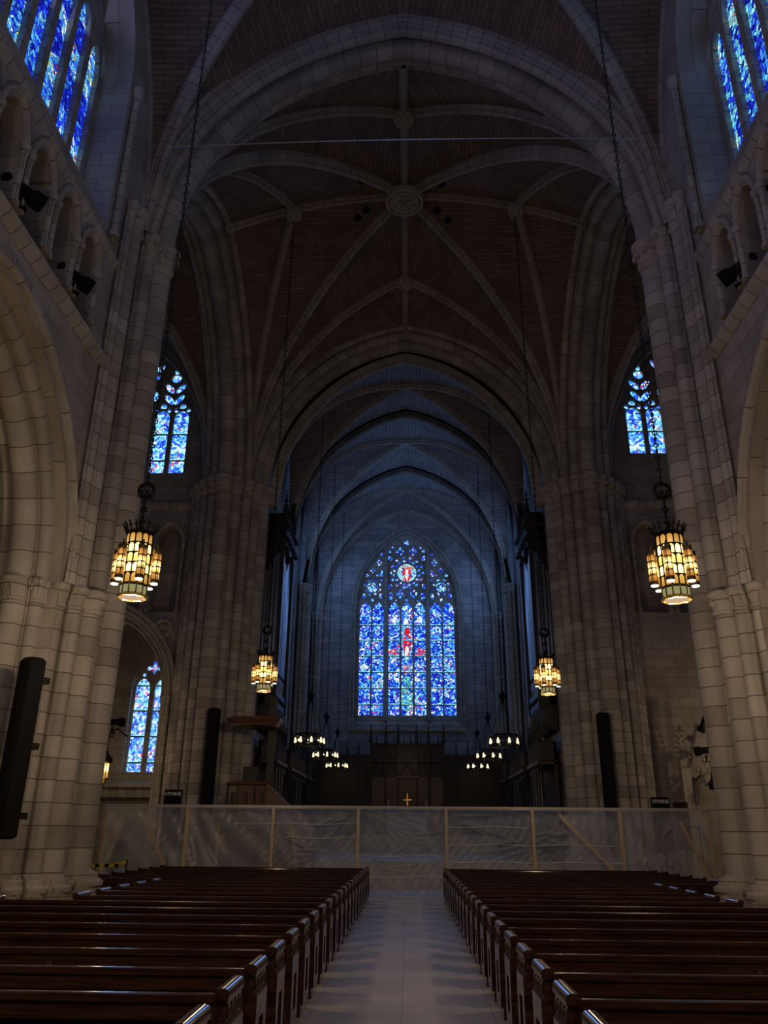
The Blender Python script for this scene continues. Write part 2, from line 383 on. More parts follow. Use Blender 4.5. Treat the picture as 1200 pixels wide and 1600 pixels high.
def plate(mb, u0, u1, lo, hi, holes, MP, depth, back=False, reveal=True, ns=2):
    cuts = {round(u0 + (u1 - u0) * i / ns, 5) for i in range(ns + 1)}
    hs = []
    for h in holes:
        if h.u0 < u0 - 1e-6 or h.u1 > u1 + 1e-6: continue
        hs.append(h)
        for i in range(h.n + 1): cuts.add(round((h.u0 + h.u1) / 2 - (h.u1 - h.u0) / 2 * math.cos(PI * i / h.n), 5))
    cuts = sorted(cuts); cc = [cuts[0]]
    for q in cuts[1:]:
        if q - cc[-1] > 2e-4: cc.append(q)
    for a, b in zip(cc[:-1], cc[1:]):
        m = (a + b) / 2
        act = sorted([h for h in hs if h.u0 < m < h.u1], key=lambda h: h.lo(m))
        ea, eb = [lo(a)], [lo(b)]
        for h in act:
            for e, q in ((ea, a), (eb, b)):
                qq = min(max(q, h.u0), h.u1)
                l = h.lo(qq); t = h.hi(qq)
                l = max(l, e[-1]); t = max(t, l)
                e += [min(l, hi(q)), min(t, hi(q))]
        ea.append(hi(a)); eb.append(hi(b))
        for k in range(0, len(ea), 2):
            if ea[k + 1] - ea[k] < 1e-4 and eb[k + 1] - eb[k] < 1e-4: continue
            for d in ((0, depth) if back else (0,)):
                P = [(a, ea[k]), (b, eb[k]), (b, eb[k + 1]), (a, ea[k + 1])]
                mb.quad([MP(p[0], p[1], d) for p in P], P)
        if reveal:
            for k in range(1, len(ea) - 1):
                mb.quad([MP(a, ea[k], 0), MP(b, eb[k], 0), MP(b, eb[k], depth), MP(a, ea[k], depth)],
                        [(a, 0), (b, 0), (b, abs(depth)), (a, abs(depth))])
    if reveal:
        for h in hs:
            for u in (h.u0, h.u1):
                l, t = h.lo(u), min(h.hi(u), hi(u))
                if t - l > .02:
                    nz = 1
                    mb.quad([MP(u, l, 0), MP(u, t, 0), MP(u, t, depth), MP(u, l, depth)], [(0, l), (0, t), (abs(depth), t), (abs(depth), l)])
    return mb

# pier plan / arch profile --------------------------------------------------------
SEG = [-14.3, 14.3, 31.5, 58.5, 75.7]
def segu(th):
    """one unit of u per shaft so that upright joints fall in the grooves"""
    d = math.degrees(th) % 360; q = int((d + 14.3) // 90) % 4; e = (d + 14.3) % 90 - 14.3
    for k in range(4):
        if e <= SEG[k + 1]: return (q * 4 + k) + (e - SEG[k]) / (SEG[k + 1] - SEG[k])
    return q * 4 + 4
def plan(H, n=360):
    k = H / 1.57
    circ = []
    for q in range(4):
        a0 = q * PI / 2
        circ += [(a0, 1.29, .28), (a0 + PI / 4, 1.14, .20)]
        for sg in (-1, 1):
            circ += [(a0 + sg * math.radians(22.3), 1.23, .16), (a0 + sg * math.radians(14), 1.28, .035), (a0 + sg * math.radians(31.3), 1.21, .035)]
    out = []
    for i in range(n):
        th = 2 * PI * (i + .5) / n
        c, s_ = abs(math.cos(th)), abs(math.sin(th))
        r = min(1.36 / (c + s_), 1.0 / max(c, s_))
        for (a, d, rr) in circ:
            dl = th - a; px = d * math.sin(dl)
            if abs(px) < rr and math.cos(dl) > 0: r = max(r, d * math.cos(dl) + math.sqrt(rr * rr - px * px))
        out.append((r * k * math.cos(th), r * k * math.sin(th)))
    return out
PLAN = plan(1.57); PLAN_S = plan(1.18)
def arch_profile(pl, H):
    q = [(u, a) for u, a in pl if u > 0 and abs(a) <= u * 1.001]
    q.sort(key=lambda p: math.atan2(p[1], p[0]))
    pr = [(H - u, a) for u, a in q]
    e0 = pr[0]; e1 = pr[-1]
    return [(H * .98, e0[1])] + pr + [(H * .98, e1[1])]
def sweep_arch(mb, prof, s, k, spring, MP, n=26, H=0):
    """prof (rho, axial); MP(t,z,a) maps"""
    R = (s * s + k * k) / (2 * s); cx = s - R
    segs = [segu(math.atan2(a, max(H - r, 1e-6)) + PI * 2) % 16 if True else 0 for r, a in prof] if H else None
    if segs: segs = [(q if q < 8 else q - 16) + 8 for q in segs]
    for sg in (1, -1):
        rings = []
        for j in range(n + 1):
            r = []
            for rho, a in prof:
                ph = math.acos(max(-1, min(1, -cx / (R + rho)))) * j / n
                r.append(MP(sg * (cx + (R + rho) * math.cos(ph)), spring + (R + rho) * math.sin(ph), a))
            rings.append(r)
        per = [0]
        for q in range(len(prof) - 1): per.append(per[-1] + math.dist(prof[q], prof[q + 1]))
        al = R * math.acos(max(-1, min(1, -cx / R)))
        mb.loft(rings, closed=False, uvf=lambda j, k_: (al * j / n, segs[min(k_, len(segs) - 1)] if segs else per[min(k_, len(per) - 1)] + .02))
    return mb
def pier(name, label, x, y, pl, H, ztop, zcap, group, base_h=1.1, capm='carved'):
    t = thing(name, label, 'pillar', (x, y, 0), group=group)
    ring = lambda k, z: [(p[0] * k, p[1] * k, z) for p in pl]
    mb = MB(); us = [segu(2 * PI * (i + .5) / len(pl)) for i in range(len(pl))]; us.append(us[0] + 16)
    mb.loft([ring(1, base_h), ring(1, zcap)], uvf=lambda j, k: (us[k] if us[k] >= us[max(k - 1, 0)] else us[k] + 16, (base_h, zcap)[j])); mb.build('shaft', 'shaft', t, smooth=35)
    mb = MB()
    def rd(k, z, sc):
        return [(p[0] * k * (1 + sc * random.uniform(-1, 1)), p[1] * k * (1 + sc * random.uniform(-1, 1)), z) for p in pl]
    hc = ztop - zcap
    mb.loft([rd(1.0, zcap, 0), rd(1.04, zcap + .05 * hc, 0), rd(1.04, zcap + .14 * hc, 0), rd(1.0, zcap + .18 * hc, 0), rd(1.02, zcap + .35 * hc, .012), rd(1.045, zcap + .5 * hc, .02),
             rd(1.07, zcap + .68 * hc, .02), rd(1.10, zcap + .74 * hc, 0), rd(1.11, zcap + .9 * hc, 0), rd(1.08, ztop, 0), rd(.2, ztop + .01, 0)])
    if H > 1.3:
        for i in range(0, len(pl), 7):
            p = pl[i]; mb.ball((p[0] * 1.07, p[1] * 1.07, zcap + hc * random.uniform(.45, .62)), .075, 6, 4)
    mb.build('capital', capm, t, smooth=30)
    mb = MB(); b = base_h
    mb.loft([ring(1.13, 0), ring(1.13, b * .72), ring(1.16, b * .76), ring(1.16, b * .82), ring(1.10, b * .86), ring(1.09, b * .93), ring(1.03, b * .97), ring(1.0, b)])
    mb.build('base', 'ashlar', t, smooth=35)
    return t

# ================================================================== SETTING
# floor
mb = MB()
mb.quad([(-16, -9, 0), (16, -9, 0), (16, 31, 0), (-16, 31, 0)], [(-16, -9), (16, -9), (16, 31), (-16, 31)])
struct(mb.build('floor', 'floor'))
mb = MB()
for i, (y, z) in enumerate(((28.6, .16), (28.95, .32), (29.3, .48), (29.65, .64), (30.0, .80))): mb.box(-5.3, 5.3, y, 49, z - .16, z)
for i, (y, z) in enumerate(((41.9, .96), (42.3, 1.12), (42.7, 1.28), (43.1, 1.44), (43.5, 1.6))): mb.box(-5.3, 5.3, y, 49, z - .16, z)
struct(mb.build('floor_chancel', 'floor'))

# ---- nave side walls
YC = [10.0, 1.44, -5.9]
HW = 1.57
def triforium_holes(yc):
    return [arch_hole(yc + .2 + (i - 2) * 1.07, .37, 10.85, 12.1, .6, n=12) for i in range(5)]
def clerestory_hole(yc): return arch_hole(yc, 2.85, 13.45, 17.6, 3.2, n=24)
for s, nm in ((-1, 'left'), (1, 'right')):
    mb = MB()
    holes = []
    for c in YC:
        holes.append(arch_hole(c, 3.08, 0.0, 5.9, 3.5, .40, 24) if c > -5 else arch_hole(c, 2.4, 0, 5.9, 3)); holes += triforium_holes(c); holes.append(clerestory_hole(c))
    MP = lambda u, z, d, s=s: (s * (6.2 + d), u, z)
    plate(mb, -9, 14.6, lambda u: 0, lambda u: 23.5, holes, MP, .75, ns=6)
    # passage wall behind the triforium
    mb.quad([(s * 8.1, -9, 10.6), (s * 8.1, 13.9, 10.6), (s * 8.1, 13.9, 13.4), (s * 8.1, -9, 13.4)], [(-9, 10.6), (13.9, 10.6), (13.9, 13.4), (-9, 13.4)])
    mb.quad([(s * 6.95, -9, 10.6), (s * 8.1, -9, 10.6), (s * 8.1, 13.9, 10.6), (s * 6.95, 13.9, 10.6)])
    mb.quad([(s * 6.95, -9, 13.4), (s * 8.1, -9, 13.4), (s * 8.1, 13.9, 13.4), (s * 6.95, 13.9, 13.4)])
    W = struct(mb.build('wall_' + nm, 'ashlar'))
    # string courses and triforium top moulding
    for k, (z, p) in enumerate(((10.62, .16), (12.98, .10))):
        mb = MB(); x0 = s * 6.2; x1 = s * (6.2 - p)
        prof = [(0, -.16), (p * .3, -.12), (p * .8, -.05), (p, 0), (p, .07), (p * .5, .12), (0, .16)]
        mb.loft([[(s * (6.2 - a), y, z + b) for a, b in prof] for y in (-9, 0, 6, 13.95)], closed=False)
        struct(mb.build('trim_%d' % (1 + k + (0 if s < 0 else 2)), 'stone', smooth=50))
    # aisle outer wall, ceiling over aisle
    mb = MB()
    mb.quad([(s * 10.2, -9, 0), (s * 10.2, 14.5, 0), (s * 10.2, 14.5, 10.6), (s * 10.2, -9, 10.6)], [(-9, 0), (14.5, 0), (14.5, 10.6), (-9, 10.6)])
    struct(mb.build('wall_aisle_' + nm, 'ashlar'))
    mb = MB()
    mb.quad([(s * 6.95, -9, 10.55), (s * 10.2, -9, 10.55), (s * 10.2, 14.5, 10.55), (s * 6.95, 14.5, 10.55)])
    struct(mb.build('ceiling_aisle_' + nm, 'vault'))
# triforium arch mouldings with colonnettes (bay in view)
def small_arch_prof(r=.07, d=.1):
    return [(0, .06), (0, -.0), (.02, -.06), (.07, -.09), (.12, -.07), (.14, -.02), (.16, -.05), (.2, -.05), (.22, 0), (.22, .02)]
for s, nm in ((-1, 'left'), (1, 'right')):
    for i in range(5):
        yc_ = 10.2 + (i - 2) * 1.07
        t = thing('triforium_arch', '', 'arch', (s * 6.2, yc_, 10.8), group='pointed triforium arches')
        order = ['nearest the crossing', 'second from the crossing', 'third from the crossing', 'fourth from the crossing', 'furthest from the crossing'][4 - i]
        t['label'] = 'small moulded triforium arch high on the %s nave wall, %s' % (nm, order)
        mb = MB(); sweep_arch(mb, small_arch_prof(), .36, .62, 1.35, lambda a, z, d, s=s: (s * d, a, z), 12)
        mb.build('arch_moulding', 'stone', t, smooth=45)
        for sg in (-1, 1):
            mb = MB(); mb.lathe([(.1, .15), (.1, .2), (.065, .27), (.06, 1.15), (.075, 1.2), (.10, 1.32), (.10, 1.36)], (s * -.02, sg * .44, 0), 12)
            mb.build('colonnette', 'stone', t, smooth=40)
# nave arcade arches in view
APS = arch_profile(PLAN_S, 1.18)
for s, nm in ((-1, 'left'), (1, 'right')):
    t = thing('arcade_arch', 'large moulded pointed arcade arch at the %s edge of the nave' % nm, 'arch', (s * 6.9, 10.0, 5.9))
    mb = MB(); sweep_arch(mb, [(min(r, .9), a) for r, a in APS], 3.1, 3.5, 0, lambda a, z, d, s=s: (s * -d, a, z), 26, H=1.18)
    mb.build('arch_moulding', 'voussoir_seg', t, smooth=40)
    mb = MB(); sweep_arch(mb, [(.48, .66), (.5, .78), (.56, .83), (.63, .80), (.66, .68)], 3.1, 3.5, 0, lambda a, z, d, s=s: (s * -d, a, z), 26)
    mb.build('hood_mould', 'stone', t, smooth=40)
    pier('arcade_pier', 'clustered arcade pier with ringed capital beside the %s near crossing pier' % nm, s * 6.9, 14.28, PLAN_S, 1.18, 5.9, 5.45, 'arcade piers', 1.05, 'stone')
    pier('arcade_pier', 'clustered arcade pier at the %s of the nave nearest the camera' % nm, s * 6.9, 5.72, PLAN_S, 1.18, 5.9, 5.45, 'arcade piers', 1.05, 'stone')
    # solid wall core above arcade piers' caps is the wall; jamb shaft of the clerestory window
    mb = MB(); mb.lathe([(.13, 13.3), (.13, 13.4), (.085, 13.5), (.08, 17.25), (.11, 17.3), (.14, 17.5), (.14, 17.6)], (s * 6.12, 13.05, 0), 10)
    struct(mb.build('trim_%d' % (5 if s < 0 else 6), 'stone', smooth=40))

for s, nm in ((-1, 'left'), (1, 'right')):
    t = thing('vaulting_shafts', 'slender vaulting shafts rising between the %s nave wall and the near crossing pier' % nm, 'pillar', (s * 6.15, 13.9, 5.9))
    for dx, dy, r in ((.07, .1, .15), (.03, -.2, .1), (.1, -.07, .04), (.06, .3, .04), (.03, -.36, .035)):
        mb = MB(); us = [k / 14 for k in range(15)]
        mb.loft([[(-s * dx + r * math.cos(2 * PI * k / 14), dy + r * math.sin(2 * PI * k / 14), z) for k in range(14)] for z in (0, 8.5)], uvf=lambda j, k: (.05 + k * .06, (5.9, 14.4)[j]))
        mb.build('shaft', 'shaft', t, smooth=60)
        if r > .08:
            mb = MB(); mb.lathe([(r, 8.4), (r * 1.3, 8.42), (r * 1.05, 8.5), (r * 1.3, 8.7), (r * 1.7, 8.88), (r * 1.7, 8.96)], (-s * dx, dy, 0), 14)
            for k in range(7): a = 2 * PI * k / 7; mb.ball((-s * dx + r * 1.35 * math.cos(a), dy + r * 1.35 * math.sin(a), 8.72), .045, 6, 4)
            mb.build('capital', 'carved', t, smooth=40)
# clerestory windows: stone mullions + glass
def window(name, MP, outline, u0, u1, lo, holes, depth, glass_d, glassmat, stonemat, label, loc=(0, 0, 0), gdiv=24):
    t = sempty(name, loc, label, 'window')
    mb = MB(); plate(mb, u0, u1, lambda u: lo, outline, holes, MP, depth, ns=gdiv); mb.build('tracery', stonemat, t)
    mb = MB()
    for i in range(gdiv):
        a = u0 + (u1 - u0) * i / gdiv; b = u0 + (u1 - u0) * (i + 1) / gdiv
        P = [(a, lo), (b, lo), (b, outline(b)), (a, outline(a))]
        mb.quad([MP(p[0], p[1], glass_d) for p in P], P)
    mb.build('stained_glass', glassmat, t)
    return t
wn = 1
for s, nm in ((-1, 'left'), (1, 'right')):
    for c in YC:
        o = arch_fn(c, 2.85, 17.6, 3.2)
        holes = []
        for i in range(8):
            uc = c + (i - 3.5) * .7
            sp = 17.7 + .9 * (1 - ((i - 3.5) / 3.5) ** 2)
            holes.append(arch_hole(uc, .255, 13.6, sp, .62, n=8))
        holes += [ell_hole(c, 19.7, .3), ell_hole(c - .9, 19.35, .22), ell_hole(c + .9, 19.35, .22)]
        MP = lambda u, z, d, s=s: (s * (6.93 + d), u, z)
        window('window_%d' % wn, MP, o, c - 2.85, c + 2.85, 13.45, holes, .14, .12,
               'glass_clerestory' if s < 0 else 'glass_clerestory_right', 'stone',
               'tall many-light stained glass clerestory window high on the %s nave wall' % nm)
        wn += 1
# west wall
mb = MB(); mb.quad([(-10.2, -9, 0), (10.2, -9, 0), (10.2, -9, 24), (-10.2, -9, 24)], [(-10, 0), (10, 0), (10, 24), (-10, 24)])
struct(mb.build('wall_back', 'ashlar'))

# ---- vaults
def g(t, R=1.2437): return math.sqrt(max(R * R - (R - t) ** 2, 0)) / math.sqrt(2 * R - 1)
def rib_profile(w_, h):
    return [(-w_ / 2, -.08), (-w_ / 2, h * .3), (-w_ * .36, h * .42), (-w_ * .36, h * .55), (-w_ * .22, h * .62), (-w_ * .24, h * .85), (-w_ * .1, h), (w_ * .1, h), (w_ * .24, h * .85), (w_ * .22, h * .62), (w_ * .36, h * .55), (w_ * .36, h * .42), (w_ / 2, h * .3), (w_ / 2, -.08)]
def rib(name, pts, w_, h, mat, parent):
    pts = [Vector(p) for p in pts]; rings = []; acc = 0; A = []
    prof = rib_profile(w_, h); per = [0]
    for q in range(len(prof) - 1): per.append(per[-1] + math.dist(prof[q], prof[q + 1]))
    hd = pts[-1] - pts[0]; side = Vector((-hd.y, hd.x, 0))
    if side.length < 1e-4: side = Vector((1, 0, 0))
    side.normalize()
    for i, p in enumerate(pts):
        d = (pts[min(i + 1, len(pts) - 1)] - pts[max(i - 1, 0)]).normalized()
        dn = d.cross(side).normalized()
        if i == 0: ref = dn
        if dn.z > 0 and abs(dn.z) > .01: dn = -dn
        if abs(dn.z) <= .01 and rings: 
            pass
        if i: acc += (p - pts[i - 1]).length
        A.append(acc); rings.append([p + side * a + dn * b for a, b in prof])
    mb = MB(); mb.loft(rings, closed=False, uvf=lambda j, k: (A[j], per[min(k, len(per) - 1)] + .02))
    return mb.build(name, mat, parent, smooth=40)
def vault(label, cx, cy, hx, hy, zs, ze, zm, tier=0, web='vault', ribm='voussoir', rw=.34, rh=.3, edge=None, ridge=True, ex=None):
    """ze: ridge height at edges, zm: at centre"""
    t = sempty('ceiling', (0, 0, 0), label, 'vaulted ceiling')
    def zr(f): return ze + (zm - ze) * (1 - f * f)
    n = 14; m = 18; mb = MB()
    for sx in (-1, 1):
        for sy in (-1, 1):
            cor = Vector((cx + sx * hx, cy + sy * hy, 0))
            for half in (0, 1):
                T = []
                for i in range(n + 1):
                    f = i / n
                    if half == 0: T.append((cx, cy + sy * hy * f, zr(f)))
                    else: T.append((cx + sx * hx * f, cy, zr(f)))
                rows = []
                for (tx, ty, tz) in T:
                    rows.append([(cor.x + (tx - cor.x) * j / m, cor.y + (ty - cor.y) * j / m, zs + (tz - zs) * g(j / m)) for j in range(m + 1)])
                def uvf(j, k, rows=rows, half=half, cor=cor):
                    p = rows[j][min(k, m)]
                    return (p[1], p[2] + abs(p[0] - cor.x) * .8) if half == 0 else (p[0], p[2] + abs(p[1] - cor.y) * .8)
                mb.loft(rows, closed=False, uvf=uvf)
    mb.build('web', web, t, smooth=30)
    def curve(cor, T, a=0.0):
        return [(cor[0] + (T[0] - cor[0]) * j / 22, cor[1] + (T[1] - cor[1]) * j / 22, zs + (T[2] - zs) * g(j / 22)) for j in range(23)]
    for sx in (-1, 1):
        for sy in (-1, 1):
            cor = (cx + sx * hx, cy + sy * hy)
            rib('diagonal_rib', curve(cor, (cx, cy, zm)), rw, rh, ribm, t)
            if tier:
                f = tier / hx; rib('tierceron_rib', curve(cor, (cx + sx * tier, cy, zr(f))), rw * .85, rh * .9, ribm, t)
                f = tier / hy; rib('tierceron_rib', curve(cor, (cx, cy + sy * tier, zr(f))), rw * .85, rh * .9, ribm, t)
            if edge:
                rib('transverse_rib', curve(cor, (cx, cy + sy * hy, ze)), edge[0], edge[1], ribm, t)
            if ex:
                rib('wall_rib', curve(cor, (cx + sx * hx, cy, ze)), ex, ex, ribm, t)
    if ridge:
        for ax in (0, 1):
            pts = []
            for j in range(-12, 13):
                f = j / 12
                pts.append((cx + hx * f, cy, zr(abs(f))) if ax else (cx, cy + hy * f, zr(abs(f))))
            rib('ridge_rib', pts, rw * .8, rh * .8, ribm, t)
    return t, zr
ZS = 14.86
vt, zr = vault('high brown tiled star vault with stone ribs over the crossing', 0, 22.5, 6.55, 6.6, ZS, 22.05, 23.5, tier=4.05)
def boss(r, loc, parent, big=False):
    mb = MB()
    if big:
        mb.lathe([(.05, .1), (r, .1), (r, -.05), (r * .95, -.12), (r * .84, -.12), (r * .8, -.05), (r * .72, -.05), (r * .7, -.11), (r * .6, -.11), (r * .56, -.03), (r * .03, -.03)], loc, 32)
        for k in range(28):
            a = 2 * PI * k / 28; mb.ball((loc[0] + r * .77 * math.cos(a), loc[1] + r * .77 * math.sin(a), loc[2] - .09), r * .05, 6, 4)
        mb.box(loc[0] - r * .06, loc[0] + r * .06, loc[1] - r * .45, loc[1] + r * .45, loc[2] - .12, loc[2])
        mb.box(loc[0] - r * .38, loc[0] + r * .38, loc[1] - r * .06, loc[1] + r * .06, loc[2] - .12, loc[2])
        for sx in (-1, 1):
            for sy in (-1, 1): mb.ball((loc[0] + sx * r * .28, loc[1] + sy * r * .28, loc[2] - .05), r * .16, 8, 5, .6)
    else:
        mb.lathe([(.05, .15), (r, .15), (r, -.05), (r * .8, -.14), (r * .5, -.1), (r * .35, -.2), (.02, -.24)], loc, 14)
        for k in range(8):
            a = 2 * PI * k / 8; mb.ball((loc[0] + r * .75 * math.cos(a), loc[1] + r * .75 * math.sin(a), loc[2] - .12), r * .2, 6, 4)
    return mb.build('boss', 'carved', parent, smooth=35)
boss(.72, (0, 22.5, 23.2), vt, True)
for a, b in ((4.05, 0), (-4.05, 0)): boss(.3, (a, 22.5, zr(4.05 / 6.55) - .3), vt)
for b in (4.05, -4.05): boss(.34, (0, 22.5 + b, zr(4.05 / 6.6) - .25), vt)
for (x, y) in ((-1.75, 23.0), (-1.4, 22.6), (1.2, 22.7), (1.6, 23.2), (-1.5, 21.2), (1.3, 21.4)):
    mb = MB(); z = 22.9; mb.lathe([(.13, .05), (.15, 0), (.15, -.04), (.09, -.04), (.09, .1)], (x, y, z), 12); mb.build('vent_ring', 'iron', vt, smooth=True)
vault('tiled vault bay over the nave in front of the crossing', 0, 10.2, 6.3, 4.5, ZS, 21.9, 22.4, edge=(.5, .4), ex=.3, ridge=False)
vault('tiled vault bay over the nave above the camera', 0, 1.44, 6.2, 4.28, ZS, 21.9, 22.4, edge=(.5, .4), ridge=False)
vault('tiled vault bay over the nave behind the camera', 0, -5.92, 6.2, 3.08, ZS, 21.9, 22.4, edge=(.5, .4), ridge=False)
for s, nm in ((-1, 'left'), (1, 'right')):
    vault('dark tiled vault over the %s transept' % nm, s * 11.6, 22.5, 3.7, 6.7, ZS, 22.0, 22.3, edge=(.5, .4), ridge=False, ex=.3)
for i, (ya, yb) in enumerate(((30.0, 34.9), (34.9, 41.45), (41.45, 48.0))):
    nmb = ['first', 'second', 'third'][i]
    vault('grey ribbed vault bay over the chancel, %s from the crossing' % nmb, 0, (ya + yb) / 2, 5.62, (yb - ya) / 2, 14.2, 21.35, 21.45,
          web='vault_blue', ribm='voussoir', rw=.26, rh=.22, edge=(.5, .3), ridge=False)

# ---- crossing piers and arches
for s, nm in ((-1, 'left'), (1, 'right')):
    for y, nn in ((15.3, 'near'), (29.7, 'far')):
        pier('crossing_pier', 'tall clustered limestone crossing pier, %s %s' % (nn, nm), s * 7.2, y, PLAN, 1.57, ZS, 14.2, 'crossing piers', 1.1)
        mb = MB(); mb.loft([[(s * 7.2 + a * .74, y + b * .74, z) for a, b in ((-1, -1), (1, -1), (1, 1), (-1, 1))] for z in (14.86, 24)])
        struct(mb.build('wall_spandrel_%s_%s' % (nn, nm), 'ashlar'))
AP = arch_profile(PLAN, 1.57)
KC = 6.65
for y, nn in ((15.3, 'near crossing arch spanning the top of the nave'), (29.7, 'far crossing arch opening into the chancel')):
    t = thing('crossing_arch', 'great moulded limestone ' + nn, 'arch', (0, y, ZS))
    mb = MB(); sweep_arch(mb, AP, 5.63, KC, 0, lambda a, z, d: (a, d, z), 34, H=1.57); mb.build('arch_moulding', 'voussoir_seg', t, smooth=40)
for s, nm in ((-1, 'left'), (1, 'right')):
    t = thing('crossing_arch', 'great moulded limestone arch from the crossing into the %s transept' % nm, 'arch', (s * 7.2, 22.5, ZS))
    mb = MB(); sweep_arch(mb, AP, 5.63, KC, 0, lambda a, z, d, s=s: (s * d, a, z), 34, H=1.57); mb.build('arch_moulding', 'voussoir_seg', t, smooth=40)
# wall panels above the arches (close gaps up to the roof)
mb = MB(); mb.quad([(-20, 15.3, 24), (20, 15.3, 24), (20, -9, 24), (-20, -9, 24)]); mb.quad([(-20, 15.3, 24), (20, 15.3, 24), (20, 50, 24), (-20, 50, 24)])
struct(mb.build('ceiling_roof', 'dark'))

# ---- transepts
for s, nm in ((-1, 'left'), (1, 'right')):
    YW = 30.0
    MP = lambda u, z, d, s=s: (s * u, YW + d, z)
    holes = []
    wl = 15.75 if s < 0 else 16.55
    WC = 11.15
    holes.append(arch_hole(WC, 1.85, wl, 18.6, 3.3, n=20))
    for q in (9.65, 11.1, 12.55): holes.append(arch_hole(q, .5, 9.7, 12.6, .8, n=12))
    if s < 0: holes.append(arch_hole(11.1, 1.95, 0, 6.5, 3.0, n=20))
    mb = MB(); plate(mb, 8.0, 15.3, lambda u: 0, lambda u: 24, holes, MP, .6, ns=3)
    mb.quad([MP(8, 9.5, .6), MP(15, 9.5, .6), MP(15, 14, .6), MP(8, 14, .6)], [(8, 9.5), (15, 9.5), (15, 14), (8, 14)])
    struct(mb.build('wall_transept_' + nm, 'ashlar'))
    mb = MB(); mb.quad([(s * 15.2, 14, 0), (s * 15.2, 31, 0), (s * 15.2, 31, 24), (s * 15.2, 14, 24)], [(14, 0), (31, 0), (31, 24), (14, 24)])
    struct(mb.build('wall_transept_end_' + nm, 'ashlar'))
    mb = MB(); mb.quad([(s * 8, 15.3, 0), (s * 15.2, 15.3, 0), (s * 15.2, 15.3, 24), (s * 8, 15.3, 24)], [(8, 0), (15, 0), (15, 24), (8, 24)])
    struct(mb.build('wall_transept_near_' + nm, 'ashlar'))
    # string course
    mb = MB(); prof = [(0, -.22), (.06, -.2), (.1, -.08), (.2, -.04), (.2, .06), (.1, .1), (.1, .17), (.0, .24)]
    mb.loft([[(s * x, YW - a, 14.25 + b) for a, b in prof] for x in (8, 11, 15.2)], closed=False)
    struct(mb.build('trim_%d' % (7 if s < 0 else 8), 'stone', smooth=50))
    # niche arches
    for i, q in enumerate((9.65, 11.1)):
        t = thing('wall_niche_arch', 'pointed blind arch beneath the string course on the %s transept wall, %s the crossing' % (nm, ['nearest', 'second from'][i]), 'arch', (s * q, YW, 9.7), group='transept blind arches')
        mb = MB(); sweep_arch(mb, [(a * 1.3, b * 1.2) for a, b in small_arch_prof()], .5, .8, 2.9, lambda a, z, d: (a, d, z), 14); mb.build('arch_moulding', 'stone', t, smooth=45)
        for sg in (-1, 1):
            mb = MB(); mb.lathe([(.11, 0), (.11, .08), (.07, .15), (.07, 2.7), (.09, 2.75), (.12, 2.95)], (sg * .6, -.03, 0), 10); mb.build('colonnette', 'stone', t, smooth=40)
    # transept window (four lights, leaf tracery)
    o = arch_fn(WC, 1.85, 18.6, 3.3)
    hs = []
    for c2 in (10.3, 12.0):
        for sg in (-1, 1):
            hs.append(arch_hole(c2 + sg * .43, .33, wl + .12, 18.55, .42, n=10))
            hs.append(ell_hole(c2 + sg * .43, 19.16, .15)); hs += [ell_hole(c2 + sg * .43 + d_, 18.98, .1, .12) for d_ in (-.27, .27)]
            hs.append(ell_hole(c2 + sg * .22, 19.52, .14, .32, sg * -.7))
            hs.append(ell_hole(c2 + sg * .24, 20.08, .14, .30, sg * -.7))
        hs.append(ell_hole(c2, 20.6, .22, .22)); hs.append(ell_hole(c2, 20.95, .13))
        hs.append(ell_hole(c2 + (-.82 if c2 < WC else .82), 19.5, .13, .32, 0))
    hs += [ell_hole(WC, 19.7, .12, .25), ell_hole(WC - .13, 21.15, .1, .22, .4), ell_hole(WC + .13, 21.15, .1, .22, -.4), ell_hole(WC, 20.7, .1, .14)]
    MPw = lambda u, z, d, s=s: (s * u, YW + .35 + d, z)
    hs = [h for h in hs if h.hi((h.u0 + h.u1) / 2) < o((h.u0 + h.u1) / 2) - .03]
    window('window_%d' % wn, MPw, o, WC - 1.85, WC + 1.85, wl, hs, .14, .12, 'glass_transept', 'stone',
           'blue and red stained glass window with leaf tracery, high in the %s transept' % nm); wn += 1
# left chapel behind the transept arch
t = thing('chapel_arch', 'moulded pointed arch into the chapel behind the left transept', 'arch', (-11.1, 30.0, 6.5))
mb = MB()
pr = [(.0, .55), (0, .2), (.06, .1), (.12, .18), (.18, .08), (.24, .0), (.30, .06), (.36, -.05), (.42, -.12), (.48, -.05), (.52, .02)]
sweep_arch(mb, [(a - .0, b - .03) for a, b in pr], 1.75, 2.85, 0, lambda a, z, d: (a, d, z), 22)
mb.build('arch_moulding', 'stone', t, smooth=45)
mb = MB(); sweep_arch(mb, [(.5, .03), (.5, -.12), (.56, -.18), (.64, -.15), (.66, .0)], 1.75, 2.85, 0, lambda a, z, d: (a, d, z), 22)
mb.build('hood_mould', 'stone', t, smooth=45)
for sg in (-1, 1):
    for q, (a, b, r) in enumerate(((1.83, .3, .1), (1.98, .12, .09), (2.14, -.02, .08))):
        mb = MB(); mb.lathe([(r * 1.5, -6.5), (r * 1.5, -6.2), (r, -6.0), (r, -.3), (r * 1.3, -.22), (r * 1.5, 0)], (sg * a, b, 0), 12); mb.build('jamb_shaft', 'stone', t, smooth=40)
mb = MB()
holes = [arch_hole(-11.35, .85, 3.9, 7.6, 1.5, n=16)]
plate(mb, -15.3, -8.3, lambda u: 0, lambda u: 11, holes, lambda u, z, d: (u, 35 + d, z), .5, ns=2)
mb.quad([(-8.3, 30.6, 0), (-8.3, 35, 0), (-8.3, 35, 11), (-8.3, 30.6, 11)]); mb.quad([(-15.2, 30.6, 0), (-15.2, 35, 0), (-15.2, 35, 11), (-15.2, 30.6, 11)])
